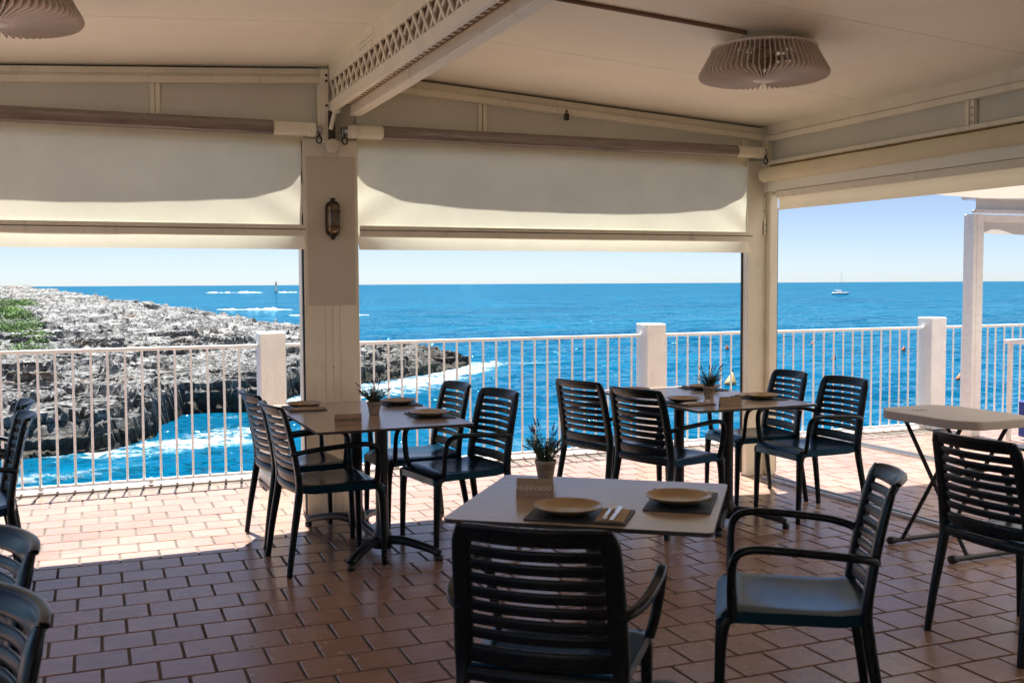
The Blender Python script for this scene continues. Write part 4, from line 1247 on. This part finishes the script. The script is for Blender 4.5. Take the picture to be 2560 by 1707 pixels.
def setting(x, y, a, where, plate_off=(.01, .035), full=True, dark=False):
    Mx = Matrix.Translation((x, y, TOPZ + .0008)) @ Matrix.Rotation(R(a), 4, 'Z')
    def put(name, me, lx, ly, lz, rot_, lab, cat, tilt=0):
        o = obj(name, me); o.matrix_world = Mx @ Matrix.Translation((lx, ly, lz)) @ Matrix.Rotation(R(rot_), 4, 'Z') @ Matrix.Rotation(tilt, 4, 'Y')
        tag(o, lab, cat, name.replace('_', ' ') + 's laid on the tables')
    put('placemat', mat_me, 0, 0, 0, random.uniform(-2, 2), 'dark rectangular placemat ' + where, 'placemat')
    put('plate', plate_me, plate_off[0], plate_off[1], .0045, 0, 'round ochre stoneware plate ' + where, 'plate')
    put('napkin', nap_me, -.005, -.102, .0045, random.uniform(-4, 4), 'folded kraft napkin ' + where, 'napkin')
    put('fork', fork_me, .0, -.088, .0112, random.uniform(-4, 2), 'steel fork on napkin ' + where, 'fork')
    put('knife', knife_me, -.005, -.113, .0112, random.uniform(-3, 5), 'steel knife on napkin ' + where, 'knife')
setting(1.190, 5.985, 0, 'on the left side of the left table')
setting(1.755, 5.985, 180, 'at the far right corner of the left table')
setting(1.745, 5.365, 180, 'at the near right side of the left table')
setting(3.305, 5.885, 4, 'at the far left corner of the right table')
setting(3.305, 5.280, 4, 'at the near left side of the right table')
setting(3.850, 5.940, 180, 'at the far side of the right table behind the plant')
setting(3.850, 5.320, 180, 'at the near right side of the right table')
setting(1.405, 2.845, 90 + T1A, 'on the front table before the foreground chair', (.015, .04))
setting(1.790, 2.885, 180 + T1A, 'on the right side of the front table', (.01, .02))

# ------------------------------------------------------------------ potted lavender
def potted(x, y, label, seed, h=1.0):
    rs = random.Random(seed)
    t = thing('potted_lavender', (x, y, TOPZ + .0006), label, 'plant', 'potted lavender on the tables')
    t.rotation_euler = (0, 0, rs.uniform(0, 6))
    MB().lathe([(0, .0), (.0265, .0), (.0275, .003), (.0365, .058), (.0395, .059), (.0400, .071), (.0385, .0725), (.0360, .0715), (.0345, .060), (.0, .058)], 36).build('pot', MAT['pot'], t)
    MB().lathe([(.0355, .064), (.02, .067), (0, .068)], 18).build('soil', MAT['soil'], t)
    fo_ = MB(); fl = MB()
    for k in range(64):
        a = rs.uniform(0, 2 * math.pi); sp = rs.random() ** .7
        r0 = .022 * sp; lean = .012 + .062 * sp; hh = (.045 + .055 * rs.random() * (1 - .4 * sp)) * h
        tall = k % 8 == 0
        if tall: hh = (.095 + .035 * rs.random()) * h
        p0 = Vector((r0 * math.cos(a), r0 * math.sin(a), .064)); p2 = p0 + Vector((lean * math.cos(a), lean * math.sin(a), hh)); p1 = (p0 + p2) / 2 + Vector((-.006 * math.cos(a), -.006 * math.sin(a), .012))
        pts = [p0 * (1 - q) ** 2 + p1 * 2 * q * (1 - q) + p2 * q * q for q in [i / 5 for i in range(6)]]
        fo_.sweep(pts, superell(.0009, .0009, 4, 2), caps=False)
        nl = 9
        for i in range(nl):
            q = .12 + .8 * i / (nl - 1); P_ = p0 * (1 - q) ** 2 + p1 * 2 * q * (1 - q) + p2 * q * q
            for sgn in (0, math.pi):
                b_ = a + rs.uniform(0, 3.1) + sgn; l_ = rs.uniform(.013, .024) * (1.1 - .45 * q)
                dv = Vector((math.cos(b_), math.sin(b_), rs.uniform(.4, 1.1))).normalized() * l_
                sd = dv.cross(Vector((0, 0, 1))).normalized() * .0024
                fo_.add([P_, P_ + dv * .5 + sd, P_ + dv, P_ + dv * .5 - sd], [(0, 1, 2, 3)])
        if tall or rs.random() < .12:
            dr = (p2 - pts[-2]).normalized(); fl = MB()
            for i in range(7):
                P_ = p2 + dr * (i * .0042 - .010); rr_ = .0040 - .0003 * i
                fl.lathe([(0, -.003), (rr_, -.001), (rr_ * .8, .002), (0, .003)], 6, c=P_, smooth=False)
            fl.build('flower_spike', MAT['flower'], t)
    fo_.build('foliage', MAT['leaf'], t)
potted(1.482, 5.530, 'potted lavender in a weathered clay pot on the left table', 2)
potted(3.592, 5.475, 'potted lavender in a weathered clay pot on the right table', 3, 1.08)
potted(1.552, 3.425, 'potted lavender in a weathered clay pot on the front table', 4, 1.12)

# ------------------------------------------------------------------ reserved signs
def text_mesh(body, size, mat):
    cu = bpy.data.curves.new('lettering', 'FONT'); cu.body = body; cu.size = size; cu.align_x = 'CENTER'; cu.align_y = 'CENTER'; cu.extrude = .0002; cu.space_character = 1.12; cu.offset = size * .012
    o = bpy.data.objects.new('lettering_source', cu); C.objects.link(o)
    bpy.context.view_layer.update()
    dg = bpy.context.evaluated_depsgraph_get()
    me = bpy.data.meshes.new_from_object(o.evaluated_get(dg)); me.materials.clear(); me.materials.append(mat)
    bpy.data.objects.remove(o); bpy.data.curves.remove(cu)
    return me
def sign(x, y, a, w, h, ink, label, text=True):
    t = thing('table_sign', (x, y, TOPZ + .0006), label, 'sign', 'small wooden table signs', R(a))
    lean = .012
    b_ = MB()
    b_.add([(-w / 2, 0, 0), (w / 2, 0, 0), (w / 2, lean, h), (-w / 2, lean, h), (-w / 2, .006, 0), (w / 2, .006, 0), (w / 2, lean + .005, h), (-w / 2, lean + .005, h)],
           [(0, 1, 2, 3), (5, 4, 7, 6), (0, 3, 7, 4), (1, 5, 6, 2), (3, 2, 6, 7), (0, 4, 5, 1)])
    b_.build('front_panel', MAT['sign_wood'], t)
    c_ = MB().add([(-w / 2, .034, 0), (w / 2, .034, 0), (w / 2, lean + .0055, h - .001), (-w / 2, lean + .0055, h - .001), (-w / 2, .039, 0), (w / 2, .039, 0), (w / 2, lean + .0105, h - .001), (-w / 2, lean + .0105, h - .001)],
                  [(0, 1, 2, 3), (5, 4, 7, 6), (0, 3, 7, 4), (1, 5, 6, 2), (3, 2, 6, 7), (0, 4, 5, 1)])
    c_.build('rear_panel', MAT['sign_wood'], t)
    if text:
        me = text_mesh('RESERVADO', w * .172, MAT[ink])
        o = obj('lettering', me, t)
        o.matrix_local = Matrix.Translation((0, lean * .5 - .0008, h * .5)) @ Matrix.Rotation(R(90) - math.atan2(lean, h), 4, 'X')
sign(1.2425, 5.140, -12, .134, .060, 'ink_dark', 'small wooden sign with dark RESERVADO lettering on the left table')
sign(3.445, 5.022, -14, .125, .056, 'ink_dark', 'small plain brown wooden sign on the right table', False)
sign(1.383, 3.150, -34, .118, .062, 'ink_pale', 'small wooden sign with pale RESERVADO lettering on the front table')
